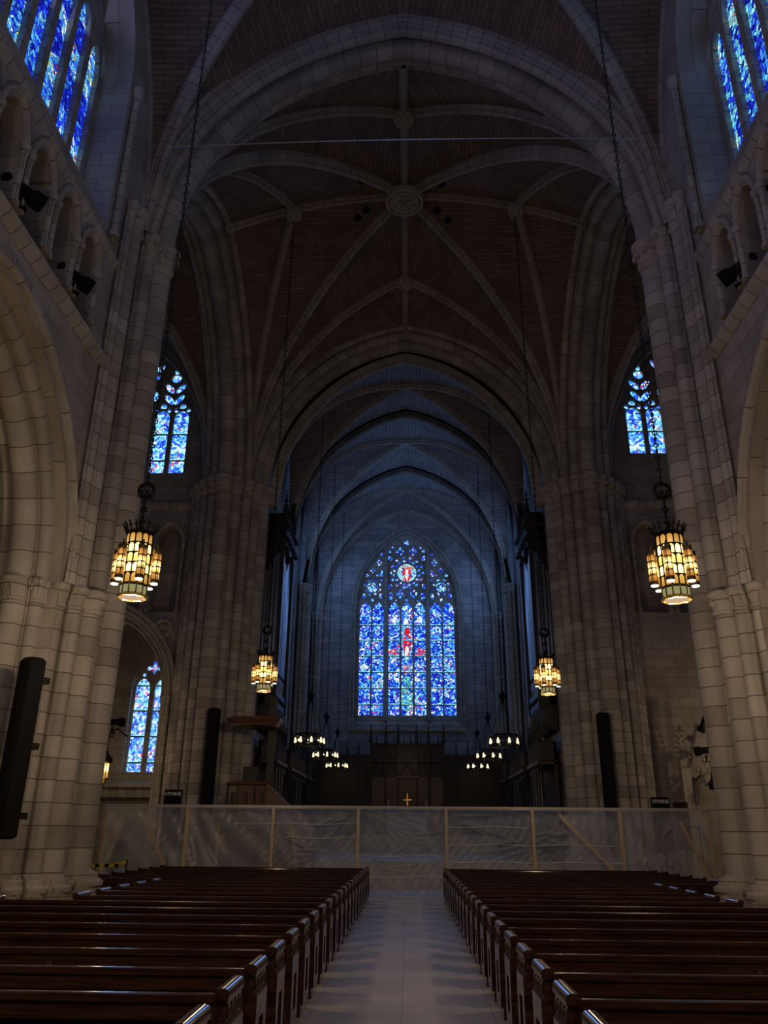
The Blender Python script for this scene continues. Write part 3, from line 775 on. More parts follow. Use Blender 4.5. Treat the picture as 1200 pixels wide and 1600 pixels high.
struct(mb.build('wall_chapel', 'ashlar'))
mb = MB(); mb.quad([(-15.3, 30.6, 10.4), (-8.3, 30.6, 10.4), (-8.3, 35.1, 10.4), (-15.3, 35.1, 10.4)]); struct(mb.build('ceiling_chapel', 'vault'))
mb = MB(); mb.quad([(-15.3, 30.6, 0), (-8.3, 30.6, 0), (-8.3, 35.1, 0), (-15.3, 35.1, 0)]); struct(mb.build('floor_chapel', 'floor'))
hs = [arch_hole(-11.78, .32, 4.05, 7.6, .45, n=10), arch_hole(-10.92, .32, 4.05, 7.6, .45, n=10), ell_hole(-11.35, 8.55, .12, .32), ell_hole(-11.58, 8.5, .12, .1), ell_hole(-11.12, 8.5, .12, .1), ell_hole(-11.78, 8.2, .09), ell_hole(-10.92, 8.2, .09)]
window('window_%d' % wn, lambda u, z, d: (u, 35.25 + d, z), arch_fn(-11.35, .85, 7.6, 1.5), -12.2, -10.5, 3.9, hs, .14, .12, 'glass_aisle', 'stone',
       'two-light blue and pink stained glass window low in the left chapel'); wn += 1
mb = MB()
mb.loft([[(x, 34.95 - a, 3.4 + b) for a, b in ((0, -.5), (.25, -.4), (.3, -.1), (.45, 0), (.45, .12), (.1, .2), (0, .3))] for x in (-13.2, -9.2)], closed=False)
struct(mb.build('trim_9', 'stone'))
# carved roundel on the left transept wall
mb = MB(); mb.torus((-9.5, 29.97, 10.25 - 1.2), .32, .08, (0, 1, 0), 20, 8); mb.lathe([(.24, -.1), (.2, .1)], (-9.5, 29.97, 9.05), 4)
tag(mb.build('wall_roundel', 'carved', smooth=True), 'small round carved stone boss on the left transept wall below the blind arches', 'carving')

# ---- chancel walls
for s, nm in ((-1, 'left'), (1, 'right')):
    mb = MB(); mb.quad([(s * 5.9, 30.5, 0), (s * 5.9, 48.5, 0), (s * 5.9, 48.5, 23.5), (s * 5.9, 30.5, 23.5)], [(30, 0), (48, 0), (48, 23.5), (30, 23.5)])
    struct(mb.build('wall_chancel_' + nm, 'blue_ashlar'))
    for y, lab in ((34.9, 'first from the crossing'), (41.45, 'second from the crossing'), (47.75, 'in the far corner')):
        t = thing('wall_shaft_cluster', 'slender clustered stone wall shafts on the %s chancel wall, %s' % (nm, lab), 'pillar', (s * 5.75, y, .8), group='chancel wall shafts')
        for q, (dx, dy, r) in enumerate(((-.34, 0, .17), (-.2, -.33, .11), (-.2, .33, .11), (-.02, -.52, .08), (-.02, .52, .08))):
            mb = MB(); mb.lathe([(r * 1.4, 0), (r * 1.4, .3), (r, .4), (r, 12.95), (r * 1.3, 13.0), (r * 1.2, 13.1), (r * 1.6, 13.35), (r * 1.6, 13.45)], (s * dx, dy, 0), 12)
            mb.build('shaft', 'stone', t, smooth=40)
        mb = MB(); mb.box(min(0, s * -.3), max(0, s * -.3), -.35, .35, 0, 13.4); mb.build('pilaster', 'stone', t)
    # blind panel tracery lines between shafts (thin vertical mouldings)
    for y in (36.6, 38.2, 39.8, 43.0, 44.6, 46.2):
        mb = MB(); mb.lathe([(.07, 6), (.07, 13.8)], (s * 5.86, y, 0), 8)
        struct(mb.build('trim_%d' % (10 if s < 0 else 11), 'stone', smooth=True))
mb = MB()
EW = 48.3
plate(mb, -5.9, 5.9, lambda u: 0, lambda u: 23.5, [arch_hole(0, 3.2, 7.7, 15.0, 4.95, n=30)], lambda u, z, d: (u, EW + d, z), .55, ns=4)
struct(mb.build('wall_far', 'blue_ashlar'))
t = thing('window_arch', 'moulded stone arch around the great far window', 'arch', (0, EW, 15.0))
mb = MB(); sweep_arch(mb, [(0, .1), (0, -.06), (.08, -.14), (.16, -.04), (.22, -.14), (.3, -.16), (.34, 0)], 3.2, 4.95, 0, lambda a, z, d: (a, d, z), 26)
for sg in (-1, 1):
    mb.loft([[(sg * (3.2 + a), b, z) for a, b in [(0, .1), (0, -.06), (.08, -.14), (.16, -.04), (.22, -.14), (.3, -.16), (.34, 0)]] for z in (-7.6, 0)], closed=False)
mb.build('arch_moulding', 'stone', t, smooth=45)
# great east window
hs = []
for sg in (-1, 1):
    for c in (2.62, 1.82): hs.append(arch_hole(sg * c, .355, 8.25, 14.7, .62, n=10))
    hs.append(arch_hole(sg * .81, .345, 8.25, 14.7, .62, n=10))
hs.append(arch_hole(0, .345, 8.25, 14.7, .62, n=10))
for sg in (-1, 1):
    hs.append(ell_hole(sg * 2.2, 16.3, .36, n=14))
    for k in range(8):
        a = 2 * PI * (k + .5) / 8; hs.append(ell_hole(sg * 2.2 + .49 * math.cos(a), 16.3 + .49 * math.sin(a), .10, .11, n=6))
    hs += [ell_hole(sg * 2.75, 15.72, .11, .2), ell_hole(sg * 2.2, 15.45, .1, .12), ell_hole(sg * 1.62, 15.72, .13, .22),
           ell_hole(sg * 1.62, 17.2, .09, .26), ell_hole(sg * 1.62, 16.75, .07, .12), ell_hole(sg * 2.55, 17.1, .1, .14), ell_hole(sg * 1.85, 17.1, .11, .1), ell_hole(sg * 1.62, 18.5, .09, .16)]
    for zq in (18.72, 15.85):
        for k in range(4): hs.append(ell_hole(sg * .42 + .17 * math.cos(k * PI / 2), zq + .2 * math.sin(k * PI / 2), .105, .125, n=8))
        hs.append(ell_hole(sg * .42, zq, .05, .06, n=6))
    for (uq, zq, rq) in ((1.78, 17.95, .13), (2.2, 17.42, .11)):
        for k in range(4): hs.append(ell_hole(sg * uq + rq * math.cos(k * PI / 2), zq + rq * 1.15 * math.sin(k * PI / 2), rq * .66, rq * .72, n=6))
    hs += [ ell_hole(sg * 1.03, 15.7, .14, .28), ell_hole(sg * 1.1, 16.35, .13, .2, sg * .5), ell_hole(sg * 1.08, 18.25, .13, .2, sg * -.3),
           ell_hole(sg * 1.1, 18.72, .09, .14), ell_hole(sg * .9, 18.98, .1, .1), ell_hole(sg * .72, 15.42, .06, .1)]
hs += [ell_hole(0, 17.25, .62, n=20), ell_hole(0, 19.3, .15, .2), ell_hole(0, 16.32, .1, .1), ell_hole(0, 15.45, .1, .1)]
for k in range(16):
    a = 2 * PI * (k + .5) / 16; hs.append(ell_hole(.79 * math.cos(a), 17.25 + .79 * math.sin(a), .115, .12, n=6))
for k in range(14):
    a = 2 * PI * k / 14; hs.append(ell_hole(1.03 * math.cos(a), 17.25 + 1.03 * math.sin(a), .10, .115, n=6))
o = arch_fn(0, 3.2, 15.0, 4.95)
hs = [h for h in hs if h.hi((h.u0 + h.u1) / 2) < min(o(h.u0), o(h.u1), o((h.u0 + h.u1) / 2)) + .1]
ew = window('window_%d' % wn, lambda u, z, d: (u, EW + .3 + d, z), o, -3.2, 3.2, 7.9, hs, .18, .16, 'glass_east', 'stone',
            'great seven-light blue stained glass window in the far chancel wall', gdiv=40); wn += 1
for u in (-1.32, 1.32):
    mb = MB(); mb.loft([[(u - .13, EW + .32, z), (u - .05, EW + .08, z), (u + .05, EW + .08, z), (u + .13, EW + .32, z)] for z in (7.9, 19.0 - .3)], closed=False); mb.build('mullion', 'stone', ew)
for (cx_, z_, r_) in ((0, 17.25, .69), (0, 17.25, 1.17), (-2.2, 16.3, .64), (2.2, 16.3, .64), (-2.2, 16.3, .4), (2.2, 16.3, .4)):
    mb = MB(); mb.torus((cx_, EW + .3, z_), r_, .04, (0, 1, 0), 32, 6); mb.build('tracery_ring', 'stone', ew, smooth=True)
mb = MB()
for sg in (-1, 1):
    for c, R0 in ((2.22, .78),):
        f = arch_fn(sg * c, .82, 15.0, 1.5)
        mb.path([(sg * c + .82 * math.cos(q), EW + .3, 15.0 + (f(sg * c + .82 * math.cos(q)) - 15.0)) for q in [PI * i / 20 for i in range(21)]], .04)
f = arch_fn(0, 1.25, 15.0, 3.2)
mb.build('tracery_moulding', 'stone', ew, smooth=True)
# sloping sill
mb = MB(); mb.quad([(-3.3, EW - .05, 7.45), (3.3, EW - .05, 7.45), (3.3, EW + .5, 8.2), (-3.3, EW + .5, 8.2)]); mb.box(-3.5, 3.5, EW - .15, EW, 7.3, 7.45)
struct(mb.build('trim_12', 'stone'))

# ================================================================== OBJECTS
ORD = ['first', 'second', 'third', 'fourth', 'fifth', 'sixth', 'seventh', 'eighth', 'ninth', 'tenth', 'eleventh', 'twelfth', 'thirteenth', 'fourteenth',
       'fifteenth', 'sixteenth', 'seventeenth', 'eighteenth', 'nineteenth', 'twentieth', 'twenty-first']
# ---- pews: origin at aisle end, backrest at y=0, facing +y; s = side
def make_pew(s, length):
    t = thing('pew', '', 'pew')
    X = lambda a, b: (min(s * a, s * b), max(s * a, s * b))
    def end(x, full=True):
        mb = MB(); x0, x1 = X(x, x + .07)
        # shaped profile in y,z
        P = [(-.03, 0), (.45, 0), (.45, .10), (.43, .12), (.43, .79), (-.01, .79), (-.01, .12), (-.03, .10)]
        mb.loft([[(x0, y, z) for y, z in P], [(x1, y, z) for y, z in P]], True, caps=True)
        o = mb.build('bench_end', 'pew', t)
        mb = MB(); c0, c1 = X(x - .012, x + .082)
        mb.loft([[(c0 + a * (c1 - c0), y, z) for a, z in ((0, .79), (0, .832), (.1, .848), (.28, .856), (.72, .856), (.9, .848), (1, .832), (1, .79))] for y in (-.03, .45)], True, caps=True)
        mb.build('top_cap', 'pew', o, smooth=40)
        if x < .2:
            mb = MB(); f = s * x; d = -s
            # carved frieze and framed panel on aisle face
            for k in range(4):
                yy = .04 + k * .113
                mb.torus((f + d * .004, yy, .725), .036, .009, (1, 0, 0), 10, 4)
                mb.box(min(f, f + d * .012), max(f, f + d * .012), yy - .006, yy + .006, .69, .76)
            mb.box(min(f, f + d * .015), max(f, f + d * .015), -.01, .43, .655, .67)
            mb.build('carved_frieze', 'pew_dull', o)
            mb = MB()
            for a, b, c, e in ((-.01, .12, .10, .655), (.30, .43, .10, .655), (.12, .30, .10, .2), (.12, .30, .5, .655)):
                mb.box(min(f, f + d * .022), max(f, f + d * .022), a, b, c, e)
            mb.build('panel_frame', 'pew', o)
    end(0); end(length - .07)
    x0, x1 = X(.07, length - .07)
    mb = MB(); mb.loft([[(x, y, z) for y, z in ((.0, .12), (.025, .12), (-.015, .80), (-.04, .80))] for x in (x0, x1)], True, caps=True)
    mb.build('backrest', 'pew', t)
    mb = MB(); mb.loft([[(x, y, z) for y, z in ((-.048, .778), (-.055, .784), (-.055, .823), (-.048, .83), (-.005, .83), (.005, .824), (.005, .785), (.0, .778))] for x in (x0, x1)], True, caps=True)
    mb.build('top_rail', 'pew', t)
    mb = MB(); mb.loft([[(x, y, z) for y, z in ((.0, .40), (.0, .44), (.38, .455), (.40, .45), (.41, .43), (.40, .415))] for x in (x0, x1)], True, caps=True)
    mb.build('seat', 'pew', t, smooth=50)
    mb = MB(); mb.box(x0, x1, -.15, -.02, .575, .59); mb.box(x0, x1, -.17, -.145, .575, .64); mb.box(x0, x1, -.075, -.02, .695, .715); mb.box(x0, x1, -.05, .0, .50, .52); mb.box(x0, x1, -.04, .0, .45, .46)
    mb.build('book_rack', 'pew', t)
    mb = MB(); mb.box(x0, x1, -.19, -.07, .15, .19); mb.build('kneeler_rail', 'pew', t)
    for q in ((length * .5,) if length < 4.5 else (length * .38, length * .72)):
        a, b = X(q, q + .05); mb = MB(); mb.loft([[(x, y, z) for y, z in ((.36, 0), (-.02, 0), (-.05, .12), (-.17, .56), (-.17, .64), (-.05, .74), (.0, .74), (.02, .42), (.36, .40))] for x in (a, b)], True, caps=True)
        mb.build('divider', 'pew', t)
    return t
protos = {}
for s, nm in ((-1, 'left'), (1, 'right')):
    for k in range(21):
        yf = 5.06 + .945 * k; yb = yf - .46
        xe = 5.5 if yf < 7 else (5.9 if yf < 13.1 else (5.0 if yf < 17.4 else 6.75))
        key = (s, xe); L_ = xe - 1.03
        lab = 'dark varnished wooden pew %s of the centre aisle, %s row back from the plastic barrier' % (nm, ORD[20 - k])
        if k == 0: lab = 'dark varnished wooden pew %s of the centre aisle, nearest the camera' % nm
        if key not in protos:
            o = make_pew(s, L_); protos[key] = o; o.location = (s * 1.03, yb, 0); o['label'] = lab; o['group'] = 'rows of wooden pews'
        else:
            dup(protos[key], (s * 1.03, yb, 0), label=lab, group='rows of wooden pews')
# cards standing in the book racks
for (px, rows) in ((3.22, (4, 5, 6, 7)), (5.3, (5, 6, 7)), (-3.22, (4, 5, 6, 7)), (-5.3, (5, 6, 7))):
    for r in rows:
        y = 5.06 + .945 * r - .46
        mb = MB(); mb.loft([[(px - .05, y - .10, .592), (px + .05, y - .10, .592), (px + .05, y - .08, .592), (px - .05, y - .08, .592)],
                            [(px - .05, y - .135, .655), (px + .05, y - .135, .655), (px + .05, y - .115, .655), (px - .05, y - .115, .655)]], True, caps=True)
        pos = 'left' if px < 0 else 'right'; w2 = 'outer' if abs(px) > 4 else 'inner'
        tag(mb.build('pew_card', 'white'), 'white card in the %s pew racks, %s column, %s row from the camera' % (pos, w2, ORD[r + 1 - 1 + 0]), 'card', 'white cards in pew racks')

# ---- hanging lanterns
def make_chain(length, parent, z0, big=True):
    mb = MB(); n = int(length / .11); 
    for i in range(n):
        z = z0 + .11 * i + .055
        mb.torus((0, 0, z), .038, .011, (1, 0, 0) if i % 2 else (0, 1, 0), 8, 4)
        mb.tube((0, 0, z - .06), (0, 0, z + .06), .008, 4)
    return mb.build('chain', 'iron', parent)
def ngon(r, n, z, rot=0): return [(r * math.cos(2 * PI * k / n + rot), r * math.sin(2 * PI * k / n + rot), z) for k in range(n)]
def panes(r, n, z0, z1, tiers, rot=0, off=(0, 0)):
    """pointed panes set just in front of a dark drum"""
    mb = MB(); h = (z1 - z0) / tiers; idx = 0
    for k in range(n):
        a0 = 2 * PI * k / n + rot; a1 = 2 * PI * (k + 1) / n + rot
        p0 = Vector((r * math.cos(a0) + off[0], r * math.sin(a0) + off[1], 0)); p1 = Vector((r * math.cos(a1) + off[0], r * math.sin(a1) + off[1], 0))
        idx += 1
        for j in range(tiers):
            zb = z0 + h * j + h * .07; zt = z0 + h * (j + 1) - h * .06
            q = [(.12, zb), (.88, zb), (.88, zt - h * .22), (.72, zt - h * .07), (.5, zt), (.28, zt - h * .07), (.12, zt - h * .22)]
            pts = [p0.lerp(p1, a) + Vector((0, 0, z)) for a, z in q]
            mb.quad(pts, [(idx * 7.3 + j * .37, (z - z0) / (z1 - z0)) for a, z in q])
    return mb
def make_lantern(chain_len):
    t = thing('hanging_lantern', '', 'lantern')
    mb = MB(); mb.loft([ngon(.188, 12, z) for z in (.02, .18, 1.0)], True, caps=True)
    mb.build('body', 'bronze', t)
    panes(.197, 12, .19, .99, 5).build('amber_glass', 'amber', t)
    mb = MB()
    for k in range(12):
        a = 2 * PI * k / 12; mb.tube((.2 * math.cos(a), .2 * math.sin(a), .17), (.2 * math.cos(a), .2 * math.sin(a), 1.01), .008, 4)
    for z in (.185, .35, .51, .67, .83, .99): mb.torus((0, 0, z), .198, .009, n=12, m=4)
    mb.build('lattice', 'iron', t)
    mb = MB(); mb.loft([ngon(.2, 12, z) for z in (.045, .165)], True)
    mb.build('lower_band', 'belowband', t)
    mb = MB()
    for k in range(12): a = 2 * PI * k / 12; mb.tube((.2 * math.cos(a), .2 * math.sin(a), .03), (.2 * math.cos(a), .2 * math.sin(a), .18), .012, 4)
    mb.torus((0, 0, .17), .2, .012, n=12, m=4); mb.build('band_lattice', 'bronze', t)
    mb = MB(); mb.loft([ngon(r, 8, z, PI / 8) for r, z in ((.215, .035), (.23, .02), (.225, -.01), (.2, -.015), (.18, -.0), (.18, .01))], True)
    mb.build('bottom_rim', 'gold', t)
    mb = MB(); mb.quad(ngon(.18, 8, .0, PI / 8)); mb.build('diffuser', 'diffuser', t)
    # crown of leaves
    mb = MB(); mb.torus((0, 0, 1.01), .21, .016, n=24, m=5)
    for k in range(16):
        a = 2 * PI * k / 16; c, s_ = math.cos(a), math.sin(a)
        mb.path([(.21 * c, .21 * s_, 1.01), (.22 * c, .22 * s_, 1.07), (.26 * c, .26 * s_, 1.13)], .013, 5)
        mb.ball((.24 * c, .24 * s_, 1.095), .026, 6, 4, 1.3); mb.ball((.27 * c, .27 * s_, 1.145), .017, 5, 4)
    mb.lathe([(.19, 1.0), (.15, 1.04), (.05, 1.07), (.03, 1.15), (.06, 1.2), (.03, 1.25)], n=12)
    mb.build('crown', 'iron', t)
    for k in range(6):
        a = 2 * PI * (k + .02) / 6; x, y = .30 * math.cos(a), .30 * math.sin(a)
        mb = MB(); mb.lathe([(.062, .22), (.066, .25), (.062, .28), (.062, .68), (.07, .70), (.066, .73), (.02, .76), (.012, .84)], (x, y, 0), 10)
        for q in range(6):
            b = 2 * PI * q / 6; mb.ball((x + .06 * math.cos(b), y + .06 * math.sin(b), .75), .016, 5, 4)
        mb.tube((x * .66, y * .66, .6), (x, y, .6), .01, 5); mb.tube((x * .66, y * .66, .34), (x, y, .34), .01, 5)
        st = mb.build('side_tube', 'bronze', t, smooth=40)
        panes(.069, 6, .27, .69, 4, off=(x, y)).build('tube_glass', 'amber_side', st)
        mb = MB(); mb.lathe([(.055, .205), (.055, .22)], (x, y, 0), 12); mb.build('tube_end_lamp', 'bulbwhite', st)
    mb = MB(); mb.torus((0, 0, 1.75), .12, .03, (0, 1, 0), 14, 6)
    for k in range(6):
        a = 2 * PI * k / 6; mb.ball((.1 * math.cos(a), .1 * math.sin(a), 1.68), .04, 6, 4)
    mb.tube((0, 0, 1.2), (0, 0, 1.65), .022, 6); mb.ball((0, 0, 1.42), .06, 8, 5)
    mb.build('suspension_knot', 'iron', t, smooth=True)
    make_chain(chain_len, t, 1.82)
    return t
LP = [(-4.05, 11.3, 4.95, 'hanging lantern with amber glass and crown, near left', 15.2), (4.05, 11.3, 4.92, 'hanging lantern with amber glass and crown, near right', 15.2)]
lant = make_lantern(16.6)
lant.location = (-4.05, 11.3, 4.97); lant['label'] = 'large amber hanging lantern in front of the near left crossing pier'; lant['group'] = 'hanging lanterns'
dup(lant, (4.02, 11.3, 4.93), label='large amber hanging lantern in front of the near right crossing pier', group='hanging lanterns')
dup(lant, (-4.03, 22.5, 5.42), label='amber hanging lantern in front of the far left crossing pier', group='hanging lanterns')
dup(lant, (4.0, 22.5, 5.36), label='amber hanging lantern in front of the far right crossing pier', group='hanging lanterns')
for x, y, lb in ((-4.05, 2.6, 'left of the camera'), (4.05, 2.6, 'right of the camera')):
    dup(lant, (x, y, 4.95), label='amber hanging lantern over the pews, outside the picture, ' + lb, group='hanging lanterns')
for (x, y, z, p) in ((-4.05, 11.3, 4.7, 135), (4.02, 11.3, 4.7, 135), (-4.03, 22.5, 5.15, 100), (4, 22.5, 5.1, 100), (-4.05, 2.6, 4.7, 230), (4.05, 2.6, 4.7, 230)):
    point('lantern_lamp', (x, y, z), p, WARM, .14)
# unseen warm lamps added without fixtures in side aisles, transepts and chapel
for x, y, p in ((-8.6, 10.2, 30), (8.6, 10.2, 24), (-11.4, 27.6, 70), (12.2, 27.0, 90), (-11.4, 32.8, 22)):
    point('unseen_warm_lamp', (x, y, 4.2 if y < 20 else 4.6), p, WARM, .15)
# small wall lantern in the left transept
t = thing('wall_lantern', 'small lit lantern on a black bracket beside the left chapel window', 'lantern', (-10.35, 28.0, 3.35))
mb = MB(); mb.lathe([(.02, -.45), (.05, -.4), (.03, -.3), (.16, -.12), (.14, -.06), (.19, 0), (.19, .03)], n=8); mb.build('lower_finial', 'gold', t)
mb = MB(); mb.lathe([(.165, .03), (.165, .5)], n=8); mb.build('glass', 'amber', t); t.children[-1].data.uv_layers[0].data.foreach_set('uv', [c for q in t.children[-1].data.loops for c in (.3, .7 * (t.children[-1].data.vertices[q.vertex_index].co.z + .1) / .5)])
mb = MB()
for k in range(8):
    a = 2 * PI * k / 8; mb.tube((.17 * math.cos(a), .17 * math.sin(a), 0), (.17 * math.cos(a), .17 * math.sin(a), .52), .014, 4)
mb.lathe([(.2, .5), (.27, .55), (.25, .68), (.12, .78), (.05, .95), (.03, 1.15)], n=8)
mb.build('cage', 'iron', t)
mb = MB(); mb.path([(0, 0, 1.1), (0, .1, 1.5), (0, .8, 1.75), (0, 1.95, 1.6)], .03); mb.torus((0, .3, 1.55), .16, .02, (1, 0, 0)); mb.build('bracket', 'iron', t)
point('wall_lantern_lamp', (-10.35, 27.7, 3.3), 12, WARM, .1)

# ---- chancel ring chandeliers
def make_ring():
    t = thing('ring_chandelier', '', 'chandelier')
    mb = MB(); mb.torus((0, 0, 0), .5, .045, n=24, m=6); mb.torus((0, 0, .30), .5, .05, n=24, m=5); mb.torus((0, 0, -.06), .46, .015, n=24, m=5)
    for k in range(24):
        a = 2 * PI * k / 24; mb.ball((.5 * math.cos(a), .5 * math.sin(a), .33), .03, 5, 4, 1.5)
    mb.build('ring', 'iron', t)
    for k in range(8):
        a = 2 * PI * (k + .3) / 8; x, y = .56 * math.cos(a), .56 * math.sin(a)
        mb = MB(); mb.lathe([(.045, -.02), (.05, .04), (.042, .11), (.028, .17), (.015, .2)], (x, y, 0), 10); b = mb.build('candle_lamp', 'bulb', t, smooth=True)
        mb = MB(); mb.lathe([(.02, -.16), (.06, -.1), (.03, -.05), (.08, -.03), (.08, -.02)], (x, y, 0), 8); mb.build('lamp_cup', 'bronze', b)
    mb = MB()
    for k in range(6):
        a = 2 * PI * k / 6; mb.tube((.49 * math.cos(a), .49 * math.sin(a), .28), (.03 * math.cos(a), .03 * math.sin(a), 1.75), .009, 4)
    mb.ball((0, 0, 1.85), .15, 8, 5, 1.1); mb.ball((0, 0, 1.62), .07, 6, 4)
    mb.build('suspension_rods', 'iron', t)
    make_chain(13.6, t, 2.0)
    return t
ring = make_ring(); first = True
for y, on in ((31.9, 'nearest'), (38.2, 'middle'), (44.5, 'farthest')):
    for s, nm in ((-1, 'left'), (1, 'right')):
        lab = 'iron ring chandelier with candle lamps on the %s of the chancel, %s of three' % (nm, on)
        if first: ring.location = (s * 3.8, y, 4.95); ring['label'] = lab; ring['group'] = 'chancel ring chandeliers'; first = False
        else: dup(ring, (s * 3.8, y, 4.95), label=lab, group='chancel ring chandeliers')
        point('chandelier_lamp', (s * 3.8, y, 4.7), 3, WARM, .2)

# ---- plastic barrier on timber frame
BY = 25.0
t = thing('plastic_barrier', 'translucent plastic dust barrier on a timber frame across the crossing', 'barrier', (0, BY, 0))
mb = MB(); NX, NZ = 560, 84; rows = []
CR = []
for (px, pz, n_, a0, a1, l0, l1) in ((-1.42, 2.3, 12, 3.4, 4.3, .5, 1.6), (-1.3, 2.35, 10, 5.2, 6.1, .5, 2.0), (1.1, 1.6, 10, 2.9, 4.0, .4, 1.3), (3.72, 1.5, 12, -.7, .5, .3, 1.1), (3.6, 1.5, 10, 2.7, 3.7, .3, 1.2),
        (-3.9, 1.7, 6, 4.8, 6.0, .4, 1.4), (1.25, 2.1, 7, -.6, .3, .3, 1.3), (-1.2, .7, 8, -.9, .2, .6, 1.9), (-2.2, 1.1, 8, 2.6, 3.5, .3, 1.0), (7.0, 1.3, 3, 0, 6, .2, .5), (-6.4, 1.6, 3, 4.6, 5.6, .3, 1.0)):
    for q in range(n_):
        a = random.uniform(a0, a1); st = random.uniform(.0, .8); ln = random.uniform(l0, l1)
        x0 = px + st * math.cos(a) + random.uniform(-.2, .2); z0 = pz + st * math.sin(a) * .8 + random.uniform(-.2, .2)
        CR.append((x0, z0, math.cos(a), math.sin(a), ln, random.uniform(.02, .05), random.uniform(.018, .035)))
def crease(x, z):
    r = 0
    for x0, z0, c, s_, ln, am, wd in CR:
        dx, dz = x - x0, z - z0
        if abs(dx) > 2.1 or abs(dz) > 2.1: continue
        al = dx * c + dz * s_
        if al < 0 or al > ln: continue
        d = -dx * s_ + dz * c
        if abs(d) > 3 * wd: continue
        r += 2.2 * am * math.exp(-(d / wd) ** 2) * math.sin(PI * al / ln)
    return -r
def wr(x, z): 
    return .035 * math.sin(3.1 * x + 2.2 * z) * math.sin(1.3 * x - z) + .02 * math.sin(9 * x + 7 * z + 2 * math.sin(2 * x)) + .012 * math.sin(23 * x - 17 * z + 3 * math.sin(3 * z)) * (1 if -1.6 < x < 3.8 or -4 < x < -1.6 else .35)
for j in range(NZ + 1):
    z = 2.4 * j / NZ
    rows.append([(-9.05 + 18.1 * i / NX, .14 + wr(-9.05 + 18.1 * i / NX, z) + crease(-9.05 + 18.1 * i / NX, z), z) for i in range(NX + 1)])
rows.insert(0, [(p[0], -.55 - .08 * math.sin(p[0] * 2), .012) for p in rows[0]]); rows.insert(1, [(p[0], -.2, .03) for p in rows[1]])
rows.append([(p[0], -.02, 2.46) for p in rows[-1]]); rows.append([(p[0], -.03, 2.36) for p in rows[-1]])
mb.loft(rows, closed=False); mb.build('plastic_sheet', 'plastic', t, smooth='all')
PX = [-9.0, -6.52, -3.95, -1.42, 1.18, 3.72, 6.28, 8.85]
for x in PX:
    mb = MB(); mb.bbox(x - .045, x + .045, -.01, .08, 0, 2.42, .006); mb.build('timber_post', 'lumber', t)
mb = MB(); mb.bbox(-9.05, 9.05, -.01, .08, 2.40, 2.45, .006); mb.build('top_rail', 'lumber', t)
def beam(a, b, w_=.09, th=.04):
    a = Vector(a); b = Vector(b); d = (b - a).normalized(); sd = Vector((0, 1, 0)); e = d.cross(sd).normalized()
    mb = MB(); mb.loft([[p + e * w_ / 2 + sd * th, p + e * w_ / 2, p - e * w_ / 2, p - e * w_ / 2 + sd * th] for p in (a, b)], True, caps=True)
    return mb.build('diagonal_brace', 'lumber', t)
for a, b in (((-7.6, -.05, 1.75), (-6.75, -.05, .2)), ((4.5, -.05, 2.25), (6.35, -.05, .35)), ((-8.5, .3, 2.1), (-9.0, .3, .6)), ((8.0, -.05, 2.1), (8.75, -.05, .3)),
             ((-8.3, .8, 2.3), (-7.75, .1, 1.9)), ((3.72, .1, 1.3), (3.4, .9, .05)), ((3.72, .1, 1.3), (4.1, .9, .05)), ((1.4, .1, 1.8), (1.5, .9, .05)), ((-3.4, .1, 1.9), (-3.2, .9, .05)), ((-5.6, .1, 1.9), (-5.75, .9, .05)), ((6.9, .1, 1.7), (6.5, .9, .05))):
    beam(a, b)
# tape seams on the sheet
for (x0, x1, z) in ((-5.1, -1.5, 1.95), (-3.6, -1.5, 1.58), (-1.4, 1.1, 1.1), (1.25, 3.6, 1.9), (1.25, 6.2, 1.42), (1.25, 6.2, .96), (-1.4, 1.1, .55)):
    mb = MB(); mb.loft([[(x, -.02 + a, z + b + .02 * math.sin(x * 3)) for a, b in ((.01, -.008), (-.0, 0), (.01, .008))] for x in [x0 + (x1 - x0) * i / 10 for i in range(11)]], closed=False)
    mb.build('sheet_fold', 'white', t)

